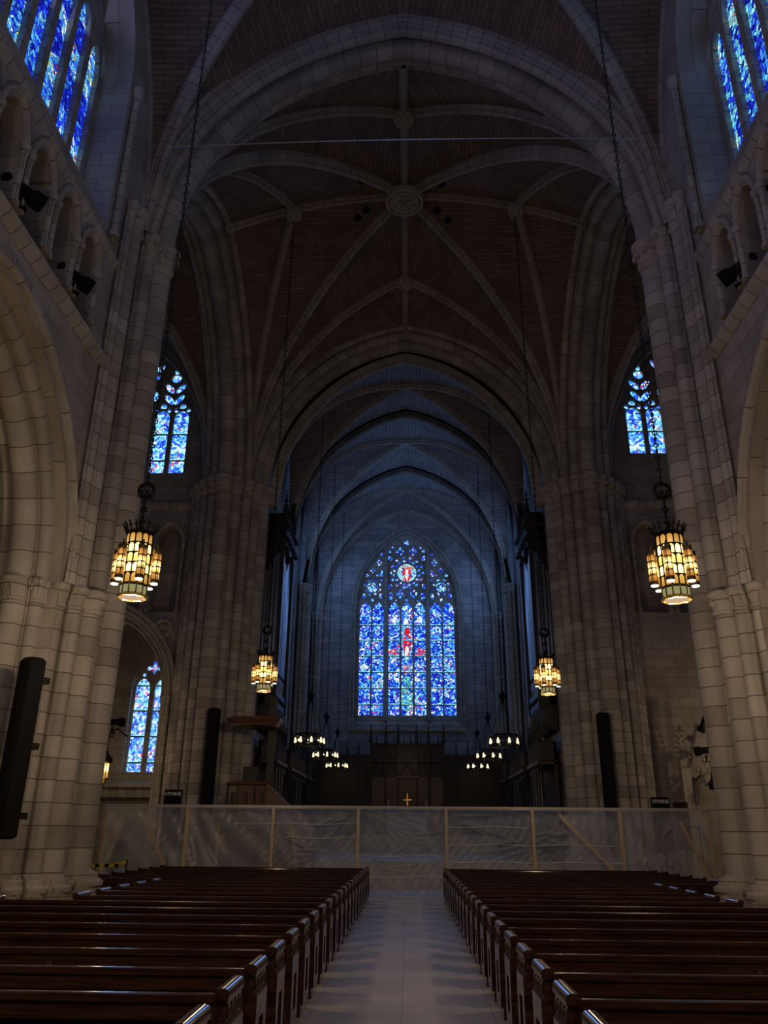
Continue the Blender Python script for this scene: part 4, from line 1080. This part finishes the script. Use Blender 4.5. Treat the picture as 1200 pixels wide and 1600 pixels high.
# ---- people behind the sheet
def person(loc, rz, top, label, lean=0, pose='stand'):
    t = thing('person', label, 'person', loc, rz)
    bm = bmesh.new(); L = bm.verts.layers.skin.verify()
    def V(x, y, z, r, r2=None):
        v = bm.verts.new((x, y, z)); v[L].radius = (r, r2 or r); return v
    def ch(*vs):
        for a, b in zip(vs[:-1], vs[1:]): bm.edges.new((a, b))
    pel = V(0, 0, .95, .15, .11); pel[L].use_root = True
    wa = V(0, .01, 1.12, .135, .10); chs = V(0, .0, 1.33, .16, .115); nk = V(0, .0, 1.48, .06, .06); hd0 = V(0, .01, 1.58, .075, .085); hd = V(0, .015, 1.67, .075, .09)
    ch(pel, wa, chs, nk, hd0, hd)
    for s in (-1, 1):
        hip = V(s * .10, 0, .88, .09); kn = V(s * .12, .02, .49, .058); an = V(s * .13, -.02, .09, .04); toe = V(s * .14, .14, .04, .035)
        ch(pel, hip, kn, an, toe)
        sh = V(s * .19, 0, 1.39, .06); el = V(s * .26, -.03 if pose == 'stand' else .05, 1.12, .042)
        wr_ = V(s * .27, .08, .90, .028) if pose == 'stand' else V(s * .15, .25, 1.08, .028)
        d = Vector((0, .03, -.1)) if pose == 'stand' else Vector((-s * .08, .06, 0))
        pm = V(*(wr_.co + d * .7), .033, .02)
        ch(chs, sh, el, wr_, pm)
        for f in range(4):
            o1 = Vector((0, (f - 1.5) * .02, 0)); L1 = (.075, .085, .08, .062)[f]
            a = V(*(wr_.co + d + o1), .010); b = V(*(wr_.co + d * (1 + L1 * 5) + o1 + Vector((-s * .012, .01, 0))), .009); c = V(*(wr_.co + d * (1 + L1 * 9) + o1 + Vector((-s * .03, .015, 0))), .008)
            ch(pm, a, b, c)
        a = V(*(pm.co + Vector((-s * .02, .035, -.02))), .011); b = V(*(pm.co + Vector((-s * .03, .05, -.055))), .009); ch(pm, a, b)
    me = bpy.data.meshes.new('body'); bm.to_mesh(me); bm.free()
    me.materials.append(M['skin'])
    o = bpy.data.objects.new('body', me); C.objects.link(o); o.parent = t
    o.modifiers.new('skin', 'SKIN').use_smooth_shade = True
    m = o.modifiers.new('sub', 'SUBSURF'); m.levels = 1; m.render_levels = 2
    # face
    mb = MB(); mb.lathe([(.002, 0), (.014, .01), (.008, .045), (.001, .05)], (0, .105, 1.61), 8); mb.build('nose', 'skin', o)
    mb = MB()
    for s in (-1, 1): mb.ball((s * .088, .01, 1.63), .022, 8, 5, 1.4)
    mb.build('ears', 'skin', o, smooth=True)
    mb = MB(); mb.ball((0, -.008, 1.69), .105, 14, 9, .95); mb.build('hair', 'hair', t, smooth=True)
    # clothing shells
    mb = MB()
    def ell(z, a, b, y=0): return [(a * math.cos(2 * PI * k / 20), y + b * math.sin(2 * PI * k / 20), z) for k in range(20)]
    mb.loft([ell(.86, .185, .14), ell(1.0, .19, .14), ell(1.15, .18, .13), ell(1.35, .215, .145), ell(1.43, .19, .12), ell(1.48, .09, .08)], True)
    for s in (-1, 1):
        mb.loft([[(s * x + r * math.cos(2 * PI * k / 10), y + r * math.sin(2 * PI * k / 10), z + .3 * r * math.cos(2 * PI * k / 10) * -s) for k in range(10)] for x, y, z, r in ((.17, 0, 1.44, .05), (.215, 0, 1.38, .075), (.245, -.01, 1.25, .065), (.26, -.02, 1.15, .058))], True)
    mb.build('shirt', top, t, smooth='all')
    mb = MB(); mb.loft([ell(.84, .18, .135), ell(.96, .185, .14)], True)
    for s in (-1, 1):
        mb.loft([[(s * x + r * math.cos(2 * PI * k / 12), y + r * math.sin(2 * PI * k / 12), z) for k in range(12)] for x, y, z, r in ((.095, 0, .9, .115), (.12, .02, .5, .085), (.13, -.02, .1, .075))], True)
    mb.build('trousers', 'cloth_dark', t, smooth='all')
    for s in (-1, 1):
        mb = MB(); mb.loft([[(s * .14 + a * math.cos(2 * PI * k / 12), .05 + b * math.sin(2 * PI * k / 12), z) for k in range(12)] for a, b, z in ((.05, .145, 0), (.052, .15, .03), (.045, .13, .07), (.035, .06, .11))], True, caps=True)
        mb.build('shoe', 'black', t, smooth=True)
    return t
person((-8.75, 25.75, 0), .1, 'cloth_dark', 'person in dark clothes standing behind the left end of the plastic barrier')
person((-5.75, 26.3, 0), -1.2, 'cloth_grey', 'faint person in grey clothes bending arms behind the plastic barrier', pose='work')

# ---- hymn boards above the barrier
def text(s_, size, mat, parent, loc, name='lettering', depth=.004):
    cu = bpy.data.curves.new(name, 'FONT'); cu.body = s_; cu.size = size; cu.extrude = depth; cu.align_x = 'CENTER'; cu.align_y = 'CENTER'; cu.offset = .004
    tmp = bpy.data.objects.new('tmp', cu); C.objects.link(tmp)
    dg = bpy.context.evaluated_depsgraph_get(); me = bpy.data.meshes.new_from_object(tmp.evaluated_get(dg)); bpy.data.objects.remove(tmp)
    me.materials.clear(); me.materials.append(M[mat])
    o = bpy.data.objects.new(name, me); C.objects.link(o); o.parent = parent; o.location = loc; o.rotation_euler = (PI / 2, 0, 0); return o
for x, z, lab in ((-7.35, 2.8, 'black board lettered HYMNS above the left part of the barrier'), (7.85, 2.68, 'black board lettered HYMNS above the right part of the barrier')):
    t = thing('hymn_board', lab, 'sign', (x, 26.2, 0), group='hymn boards')
    mb = MB(); mb.bbox(-.28, .28, -.03, .03, 1.2, z + .13, .008); mb.build('board', 'black', t)
    mb = MB(); mb.box(-.03, .03, -.02, .03, 0, 1.2); mb.box(-.25, .25, -.18, .2, 0, .05); mb.build('stand', 'oak', t)
    text('HYMNS', .15, 'white', t, (0, -.035, z))
t = thing('small_sign', 'small brown sign with dark lettering beside the right hymn board', 'sign', (8.45, 26.2, 0))
mb = MB(); mb.bbox(-.23, .23, -.02, .02, 1.3, 2.68, .006); mb.build('board', 'oak_lit', t)
mb = MB(); mb.box(-.02, .02, -.02, .02, 0, 1.3); mb.box(-.18, .18, -.15, .15, 0, .04); mb.build('stand', 'oak', t)
text('EXIT', .17, 'black', t, (0, -.024, 2.58))

# ---- column loudspeakers
def speaker(loc, w_, h, rz, lab):
    t = thing('column_loudspeaker', lab, 'loudspeaker', loc, rz, group='column loudspeakers')
    mb = MB(); r = w_ / 2
    P = [(-r, .12), (-r, -.04), (-r * .75, -.12), (-r * .3, -.15), (r * .3, -.15), (r * .75, -.12), (r, -.04), (r, .12)]
    mb.loft([[(a * k, b * k, z) for a, b in P] for k, z in ((.7, 0), (1, .04), (1, h - .06), (.75, h))], True, caps=True)
    mb.build('cabinet', 'black', t, smooth=30)
    mb = MB()
    for z in (h * .12, h * .5, h * .88): mb.box(-.08, .08, .1, .34, z - .05, z + .05)
    mb.build('wall_bracket', 'iron', t)
    return t
speaker((-6.1, 12.75, 1.6), .4, 2.75, -.5, 'tall black column loudspeaker on the left arcade pier nearest the camera')
speaker((-6.7, 27.9, 1.3), .42, 4.4, -.1, 'tall black column loudspeaker on the far left crossing pier')
speaker((6.75, 27.9, 1.3), .42, 4.3, .1, 'tall black column loudspeaker on the far right crossing pier')

# ---- floodlights in the triforium and on the piers
def floodlight(loc, rz, tilt, lab, sc=1.):
    t = thing('floodlight', lab, 'spotlight', loc, rz, group='black floodlights')
    t.scale = (sc,) * 3
    mb = MB()
    c, s_ = math.cos(tilt), math.sin(tilt)
    def P(x, a, b): return (x, a * c - b * s_, a * s_ + b * c)
    mb.loft([[P(r * math.cos(2 * PI * k / 14), y, r * math.sin(2 * PI * k / 14)) for k in range(14)] for r, y in ((.05, -.28), (.09, -.25), (.09, .1), (.13, .16), (.13, .3), (.115, .3), (.1, .2))], True, caps=True)
    mb.build('housing', 'black', t, smooth=35)
    mb = MB(); mb.path([(-.14, 0, 0), (-.14, 0, -.16), (.14, 0, -.16), (.14, 0, 0)], .014); mb.box(-.02, .02, -.02, .02, -.3, -.15); mb.box(-.08, .08, -.1, .1, -.32, -.3)
    mb.build('yoke', 'iron', t)
    return t
for s, nm in ((-1, 'left'), (1, 'right')):
    for y, n2 in ((9.7, 'farther from the crossing'), (11.85, 'nearer the crossing')):
        floodlight((s * 6.15, y, 11.35), -s * -.9, -.35, 'black floodlight poking out of the %s triforium, %s' % (nm, n2), 1.2)
def light_stand(x, y, h, lab):
    t = thing('light_stand', lab, 'stand', (x, y, 0))
    mb = MB(); mb.tube((0, 0, .02), (0, 0, h), .03, 8); mb.build('pole', 'black', t)
    for k in range(3):
        a = 2 * PI * k / 3 + .3; mb = MB(); mb.tube((0, 0, .7), (.5 * math.cos(a), .5 * math.sin(a), .02), .02, 6); mb.build('leg', 'black', t)
light_stand(-10.6, 27.4, 5.5, 'thin black light stand behind the near left pier')
light_stand(10.75, 28.7, 5.6, 'thin black light stand behind the near right pier')
floodlight((-10.0, 27.4, 5.15), -1.4, 0, 'black floodlight beside the left chapel window above the small lantern', 1.2)
floodlight((10.4, 28.7, 5.35), 1.2, -1.1, 'black floodlight topmost of three beside the near right pier', 1.0)
floodlight((10.35, 28.7, 4.45), 1.4, -.1, 'black floodlight beside the carved stone canopy on the right', 1.2)
floodlight((10.5, 28.7, 3.5), 1.2, -1.4, 'black floodlight lowest of three beside the near right pier', 1.1)

# ---- carved stone canopy in the right transept
t = thing('carved_canopy', 'carved stone canopy with crocketed pinnacle against the right transept wall', 'canopy', (9.75, 29.3, 0))
def pinnacle(mb, x, y, z0, z1, r, n=6, crk=5):
    mb.loft([[(x + r * q * math.cos(2 * PI * k / n), y + r * q * math.sin(2 * PI * k / n), z) for k in range(n)] for q, z in ((1, z0), (1.3, z0 + .03), (1.0, z0 + .08), (.12, z1))], True, caps=True)
    for j in range(crk):
        f = (j + .3) / crk; z = z0 + (z1 - z0) * f
        for k in range(4):
            a = PI / 2 * k + PI / 4; rr = r * (1 - f) + r * .55
            mb.ball((x + rr * math.cos(a), y + rr * math.sin(a), z), r * .34, 5, 4)
    mb.ball((x, y, z1), r * .4, 6, 4, 1.4)
mb = MB(); mb.bbox(-.16, .16, -.16, .16, 0, 4.2, .02); mb.loft([[(a, b, z) for a, b in ((-.2, -.2), (.2, -.2), (.2, .2), (-.2, .2))] for z in (2.0, 2.1)], True, caps=True)
mb.build('buttress', 'carved', t)
mb = MB(); pinnacle(mb, 0, 0, 4.2, 5.3, .16, 6, 6); mb.build('pinnacle', 'carved', t, smooth=35)
mb = MB(); sweep_arch(mb, [(0, .1), (0, -.1), (.08, -.14), (.14, -.06), (.2, -.14), (.26, 0)], .95, 1.15, 0, lambda a, z, d: (1.25 + a, d, 2.55 + z), 14)
mb.loft([[(1.25 - .95 - a, b, z) for a, b in ((0, .1), (0, -.1), (.08, -.14), (.14, -.06), (.2, -.14), (.26, 0))] for z in (0, 2.55)], closed=False)
mb.build('canopy_arch', 'carved', t, smooth=40)
mb = MB(); mb.path([(.3, 0, 3.6), (.75, 0, 3.95), (.95, 0, 4.35), (1.1, 0, 4.9), (1.25, 0, 5.3)], .05)
for p in ((.45, 3.85), (.7, 4.15), (.85, 4.5), (1.0, 4.9)): mb.ball((p[0], -.02, p[1]), .09, 6, 4)
mb.build('crocketed_gable', 'carved', t, smooth=True)

# ---- pulpit
t = thing('pulpit', 'dark carved wooden pulpit with sounding board against the far left crossing pier', 'pulpit', (-5.15, 27.4, 0))
def octa(r, z, dx=0, dy=0): return [(dx + r * math.cos(2 * PI * (k + .5) / 8), dy + r * math.sin(2 * PI * (k + .5) / 8), z) for k in range(8)]
mb = MB(); mb.loft([octa(.25, .8), octa(.3, 1.6), octa(.75, 2.1), octa(.78, 2.15), octa(.74, 2.2), octa(.74, 3.1), octa(.8, 3.15), octa(.82, 3.22), octa(.7, 3.24)], True, caps=True)
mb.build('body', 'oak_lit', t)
mb = MB()
for k in range(8):
    a = 2 * PI * (k + .5) / 8; mb.tube((.75 * math.cos(a), .75 * math.sin(a), 2.15), (.75 * math.cos(a), .75 * math.sin(a), 3.18), .04, 6)
    a = 2 * PI * k / 8
    mb.box(.66 * math.cos(a) - .06, .66 * math.cos(a) + .06, .7 * math.sin(a) - .06, .7 * math.sin(a) + .06, 2.4, 2.9)
mb.build('panel_moulding', 'oak', t)
mb = MB(); mb.bbox(.35, .6, .75, .85, .8, 6.2, .02); mb.build('backboard', 'oak', t)
mb = MB(); mb.loft([octa(.82, 5.0), octa(.84, 5.05), octa(.9, 5.12), octa(1.0, 5.22), octa(.99, 5.27), octa(.5, 5.3)], True, caps=True); mb.build('sounding_board', 'oak_lit', t)
mb = MB(); mb.loft([[(x, y, z + dz) for y, z in ((-.4, 0), (-.36, 0), (-.36, .95), (-.4, .95))] for x, dz in ((.6, 2.2), (2.2, .8))], True, caps=True)
mb.loft([[(x, y, z + dz) for y, z in ((-.43, .95), (-.33, .95), (-.33, 1.02), (-.43, 1.02))] for x, dz in ((.6, 2.2), (2.2, .8))], True, caps=True)
for k in range(8): mb.box(.6 + k * .2, .8 + k * .2, -.38, .4, .7, 2.2 - k * .175)
mb.build('stair', 'oak_lit', t)
# lectern block above pulpit body
mb = MB(); mb.bbox(-.35, .1, .3, .5, 3.2, 3.75, .02); mb.build('book_desk', 'oak', t)

# ---- organ cases
def organ(s, nm):
    t = thing('organ_case', 'dark carved organ case with tall metal pipes on the %s of the chancel' % nm, 'organ', (s * 5.35, 31.45, 0))
    X = lambda a, b: (min(s * a, s * b), max(s * a, s * b))
    y1 = 2.75
    mb = MB(); x0, x1 = X(.25, .5); mb.box(x0, x1, 0, y1, 6.4, 14.4); mb.build('case_back', 'oak', t)
    mb = MB(); x0, x1 = X(-.15, .5); mb.bbox(x0, x1, 0, y1, 6.3, 7.0, .03)
    mb.loft([[(s * a, y, z) for a, z in ((-.15, 6.3), (.0, 5.9), (.3, 5.5), (.5, 5.4), (.5, 6.3))] for y in (0, y1)], True, caps=True)
    for k in range(9): mb.ball((s * -.16, .15 + k * .3, 6.65), .09, 6, 4)
    mb.build('carved_base', 'oak', t)
    for k in range(9):
        f = abs(k - 4) / 4; zt = 12.3 + .9 * f; r = .1 + .03 * (1 - f); y = .2 + k * .29
        mb = MB(); mb.lathe([(.03, 6.95), (r, 7.5), (r, zt), (r * .85, zt + .02)], (s * 0, y, 0), 14)
        p = mb.build('organ_pipe', 'pipe', t, smooth=40)
        mb = MB(); mb.box(s * 0 - s * r - .01, s * 0 - s * r + .01, y - .04, y + .04, 7.55, 7.72); mb.build('pipe_mouth', 'black', p)
    for k in range(4):
        mb = MB(); r = .07; x = s * (.03 + k * .15)
        mb.lathe([(.03, 6.95), (r, 7.4), (r, 12.6 - .25 * k), (r * .85, 12.62 - .25 * k)], (x, -.08, 0), 12); mb.build('organ_pipe', 'pipe', t, smooth=40)
    mb = MB()
    x0, x1 = X(-.2, .5)
    prev = None
    rings = []
    for k in range(15):
        y = y1 * k / 14; dz = .5 * abs(math.sin(k / 14 * PI * 2)); rings.append([(s * a, y, z) for a, z in ((-.22, 12.9 + dz * .6), (-.3, 13.3), (-.22, 13.6), (-.32, 14.1), (-.2, 14.5), (.5, 14.5), (.5, 12.9 + dz * .6))])
    mb.loft(rings, True, caps=True)
    for k in range(10):
        for z in (13.25, 13.95): mb.ball((s * -.32, .12 + k * .28, z + .06 * (k % 2)), .1, 6, 4)
        pinnacle(mb, s * -.1, .12 + k * .28, 14.5, 14.95 + .3 * (k % 2), .06, 5, 3)
    for q, (zq, rq) in enumerate(((12.95, .05), (13.35, .07), (13.75, .06), (14.2, .08))):
        for k in range(9): mb.ball((s * (-.3 + k * .1), -.04, zq - .25 * math.sin(k / 8 * PI * .5)), rq, 6, 4)
        mb.path([(s * (-.32 + k * .1), -.05, zq - .1 - .25 * math.sin(k / 8 * PI * .5)) for k in range(9)], .03, 5)
    mb.build('carved_canopy', 'oak', t, smooth=35)
    for y in (.03, y1 - .03):
        mb = MB(); mb.bbox(*X(-.2, -.06), y - .06, y + .06, 6.3, 14.5, .02); pinnacle(mb, s * -.15, y, 14.5, 15.5, .09, 6, 4); mb.build('corner_post', 'oak', t)
organ(-1, 'left'); organ(1, 'right')

# ---- choir stalls with canopies
def stalls(s, y0, y1, lab):
    n = max(3, int((y1 - y0) / .62)); t = thing('choir_stalls', lab, 'choir stall', (s * 5.3, y0, .8), group='canopied choir stalls'); W_ = y1 - y0; p = W_ / n
    X = lambda a, b: (min(s * a, s * b), max(s * a, s * b))
    mb = MB(); mb.box(*X(.3, .4), 0, W_, 0, 4.2); mb.build('back_panel', 'oak', t)
    mb = MB(); mb.bbox(*X(-.35, .4), 0, W_, 3.35, 3.5, .02); mb.bbox(*X(-.25, .4), 0, W_, 3.5, 4.25, .02)
    for k in range(n):
        for j in range(4): mb.box(*X(-.28, -.22), p * k + p * (j + .3) / 4, p * k + p * (j + .55) / 4, 3.5, 4.25)
        mb.loft([[(s * -.3 + a * .0, p * (k + .5) + r * math.cos(q), 3.35 + r * math.sin(q) * -1) for q in [PI * i / 8 for i in range(9)]] for r, a in ((p * .42, 0), (p * .3, 0))], closed=False)
    mb.build('canopy', 'oak', t)
    mb = MB()
    for k in range(n + 1):
        pinnacle(mb, s * -.22, min(p * k + .03, W_ - .05), 4.2, 5.1, .07, 6, 4)
        if k < n: pinnacle(mb, s * -.22, p * (k + .5), 4.2, 4.75, .05, 5, 3)
    mb.build('pinnacles', 'oak', t)
    for k in range(n + 1):
        y = min(max(p * k, .03), W_ - .03)
        mb = MB(); mb.lathe([(.045, 0), (.045, .1), (.03, .15), (.03, 3.2), (.05, 3.35)], (s * -.2, y, 0), 8); mb.box(*X(-.22, .35), y - .02, y + .02, 0, 1.3); mb.build('stall_divider', 'oak', t)
    mb = MB(); mb.bbox(*X(-.15, .3), .03, W_ - .03, .45, .5, .01); mb.build('seat', 'oak', t)
    mb = MB(); mb.bbox(*X(-1.0, -.92), 0, W_, 0, 1.0, .01); mb.bbox(*X(-1.1, -.85), 0, W_, 1.0, 1.06, .01); mb.build('front_desk', 'oak', t)
for s, nm in ((-1, 'left'), (1, 'right')):
    stalls(s, 31.4, 34.25, 'dark oak canopied choir stalls on the %s of the chancel, nearest the crossing' % nm)
    stalls(s, 35.5, 40.85, 'dark oak canopied choir stalls on the %s of the chancel, middle bay' % nm)
    stalls(s, 42.05, 45.0, 'dark oak canopied choir stalls on the %s of the chancel, farthest bay' % nm)

# ---- reredos screen
t = thing('altar_screen', 'wide dark carved oak screen with pinnacles below the great far window', 'screen', (0, 46.2, 1.6))
mb = MB(); mb.bbox(-2.05, 2.05, 0, .35, 0, 4.75, .02); mb.build('centre_section', 'oak', t)
for sg in (-1, 1):
    mb = MB(); mb.bbox(min(sg * 2.1, sg * 5.2), max(sg * 2.1, sg * 5.2), .1, .35, 0, 4.2, .02); mb.build('wing', 'oak', t)
    mb = MB(); mb.box(min(sg * 2.1, sg * 5.2), max(sg * 2.1, sg * 5.2), .05, .1, 2.75, 2.85); mb.box(min(sg * 2.1, sg * 5.2), max(sg * 2.1, sg * 5.2), .05, .1, 4.05, 4.2)
    for k in range(12): mb.box(sg * (2.35 + k * .25) - .02, sg * (2.35 + k * .25) + .02, .06, .1, 0, 2.75)
    mb.build('wing_moulding', 'oak', t)
mb = MB()
for x in (-2.05, -1.2, -.52, .52, 1.2, 2.05): 
    mb.box(x - .05, x + .05, -.14, .02, 0, 4.8); pinnacle(mb, x, -.06, 4.8, 5.8, .1, 6, 4)
for x in (-1.75, -.75, -.2, .2, .75, 1.75): pinnacle(mb, x, -.02, 4.75, 5.25, .045, 5, 3)
for sg in (-1, 1):
    for x in (2.75, 3.4, 4.1, 4.8): mb.box(sg * x - .035, sg * x + .035, .0, .1, 0, 4.2); pinnacle(mb, sg * x, .05, 4.2, 5.0, .055, 5, 3)
mb.build('pinnacles', 'oak', t)
mb = MB(); mb.bbox(-2.1, 2.1, -.12, 0, 3.95, 4.05, .01); mb.bbox(-2.1, 2.1, -.15, 0, 4.7, 4.8, .01)
for x in (-1.62, -.86, 0, .86, 1.62):
    w2 = .34
    sweep_arch(mb, [(0, .05), (0, -.05), (.06, -.03), (.07, .03)], w2, .55, 0, lambda a, z, d, x=x: (x + a, -.08 + d, 3.0 + z), 8)
    for k in range(5): mb.torus((x + (k - 2) * .14, -.03, 3.72), .06, .018, (0, 1, 0), 8, 4)
mb.build('carved_frieze', 'oak', t)
mb = MB()
for x, w2 in ((-1.62, .34), (-.86, .3), (.86, .3), (1.62, .34)):
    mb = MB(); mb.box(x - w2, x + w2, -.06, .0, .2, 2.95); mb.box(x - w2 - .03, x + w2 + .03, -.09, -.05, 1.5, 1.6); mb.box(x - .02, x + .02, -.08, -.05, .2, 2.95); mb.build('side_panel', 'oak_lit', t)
mb = MB(); mb.bbox(-.6, .6, -.18, -.02, 2.9, 3.05, .02)
for a, b, c, d in ((-.5, -.38, 0, 2.9), (.38, .5, 0, 2.9), (-.38, .38, 2.2, 2.32), (-.38, .38, 1.35, 1.45), (-.04, .04, 0, 2.2)): mb.box(a, b, -.12, -.02, c, d)
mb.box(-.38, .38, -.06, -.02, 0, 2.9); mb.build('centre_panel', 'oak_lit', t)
point('altar_lamp', (0, 44.6, 5.4), 9, WARM, .2)
# altar + cross
t = thing('altar', 'pale stone altar table in front of the dark oak screen', 'altar', (0, 44.9, 1.6))
mb = MB(); mb.bbox(-1.2, 1.2, -.4, .4, 1.0, 1.1, .02); mb.build('top_slab', 'marble', t)
mb = MB(); mb.bbox(-1.05, 1.05, -.32, .32, 0, 1.0, .02)
for k in range(5): mb.box(-.9 + k * .38, -.7 + k * .38, -.34, -.32, .2, .85)
mb.build('body', 'marble', t)
t = thing('altar_cross', 'small gilded altar cross gleaming in front of the brown panel', 'cross', (0, 44.8, 2.7))
mb = MB(); mb.lathe([(.14, 0), (.15, .03), (.06, .08), (.035, .12), (.03, .3), (.06, .34), (.03, .38)], n=12); mb.build('foot', 'gold', t, smooth=40)
mb = MB(); mb.bbox(-.03, .03, -.02, .02, .36, .95, .006); mb.bbox(-.22, .22, -.02, .02, .6, .66, .006)
for x, z in ((-.22, .63), (.22, .63), (0, .95)): mb.ball((x, 0, z), .045, 8, 5)
mb.build('cross', 'gold', t)
for x, nm in ((-1.0, 'left'), (1.0, 'right')):
    t = thing('altar_candlestick', 'small metal candlestick at the %s end of the altar' % nm, 'candlestick', (x, 44.8, 2.7), group='altar candlesticks')
    mb = MB(); mb.lathe([(.1, 0), (.1, .03), (.03, .07), (.025, .3), (.06, .33), (.02, .36)], n=10); mb.build('stick', 'pipe', t, smooth=40)
    mb = MB(); mb.lathe([(.02, .36), (.02, .62)], n=8); mb.build('candle', 'white', t)

# ---- caution tape near the left pier, thin cable across the nave
t = thing('caution_tape', 'yellow and black caution tape strung beside the rear left pews', 'tape', (-6.6, 19.3, 0))
mb = MB(); mb.loft([[(x, 0, z + b) for b in (-.035, .035)] for x, z in ((-.9, 1.0), (-.4, .98), (0, 1.0), (.3, 1.08))], closed=False); mb.build('yellow_band', 'yellow', t)
for k in range(5): mb = MB(); mb.box(-.85 + k * .22, -.76 + k * .22, -.006, .006, .955, 1.03); mb.build('black_stripe', 'black', t)
for x in (-.9, .3): mb = MB(); mb.tube((x, .01, 0), (x, .01, 1.12), .02, 8); mb.lathe([(.12, 0), (.12, .03), (.02, .05)], (x, .01, 0), 12); mb.build('tape_stand', 'iron', t)
mb = MB(); mb.path([(-5.6 + 11.2 * i / 16, 13.95, 16.8 + .12 * (2 * i / 16 - 1) ** 2 * -1 + .12) for i in range(17)], .012, 5)
tag(mb.build('stay_cable', 'pipe'), 'thin pale cable stretched between the two near crossing piers', 'cable')
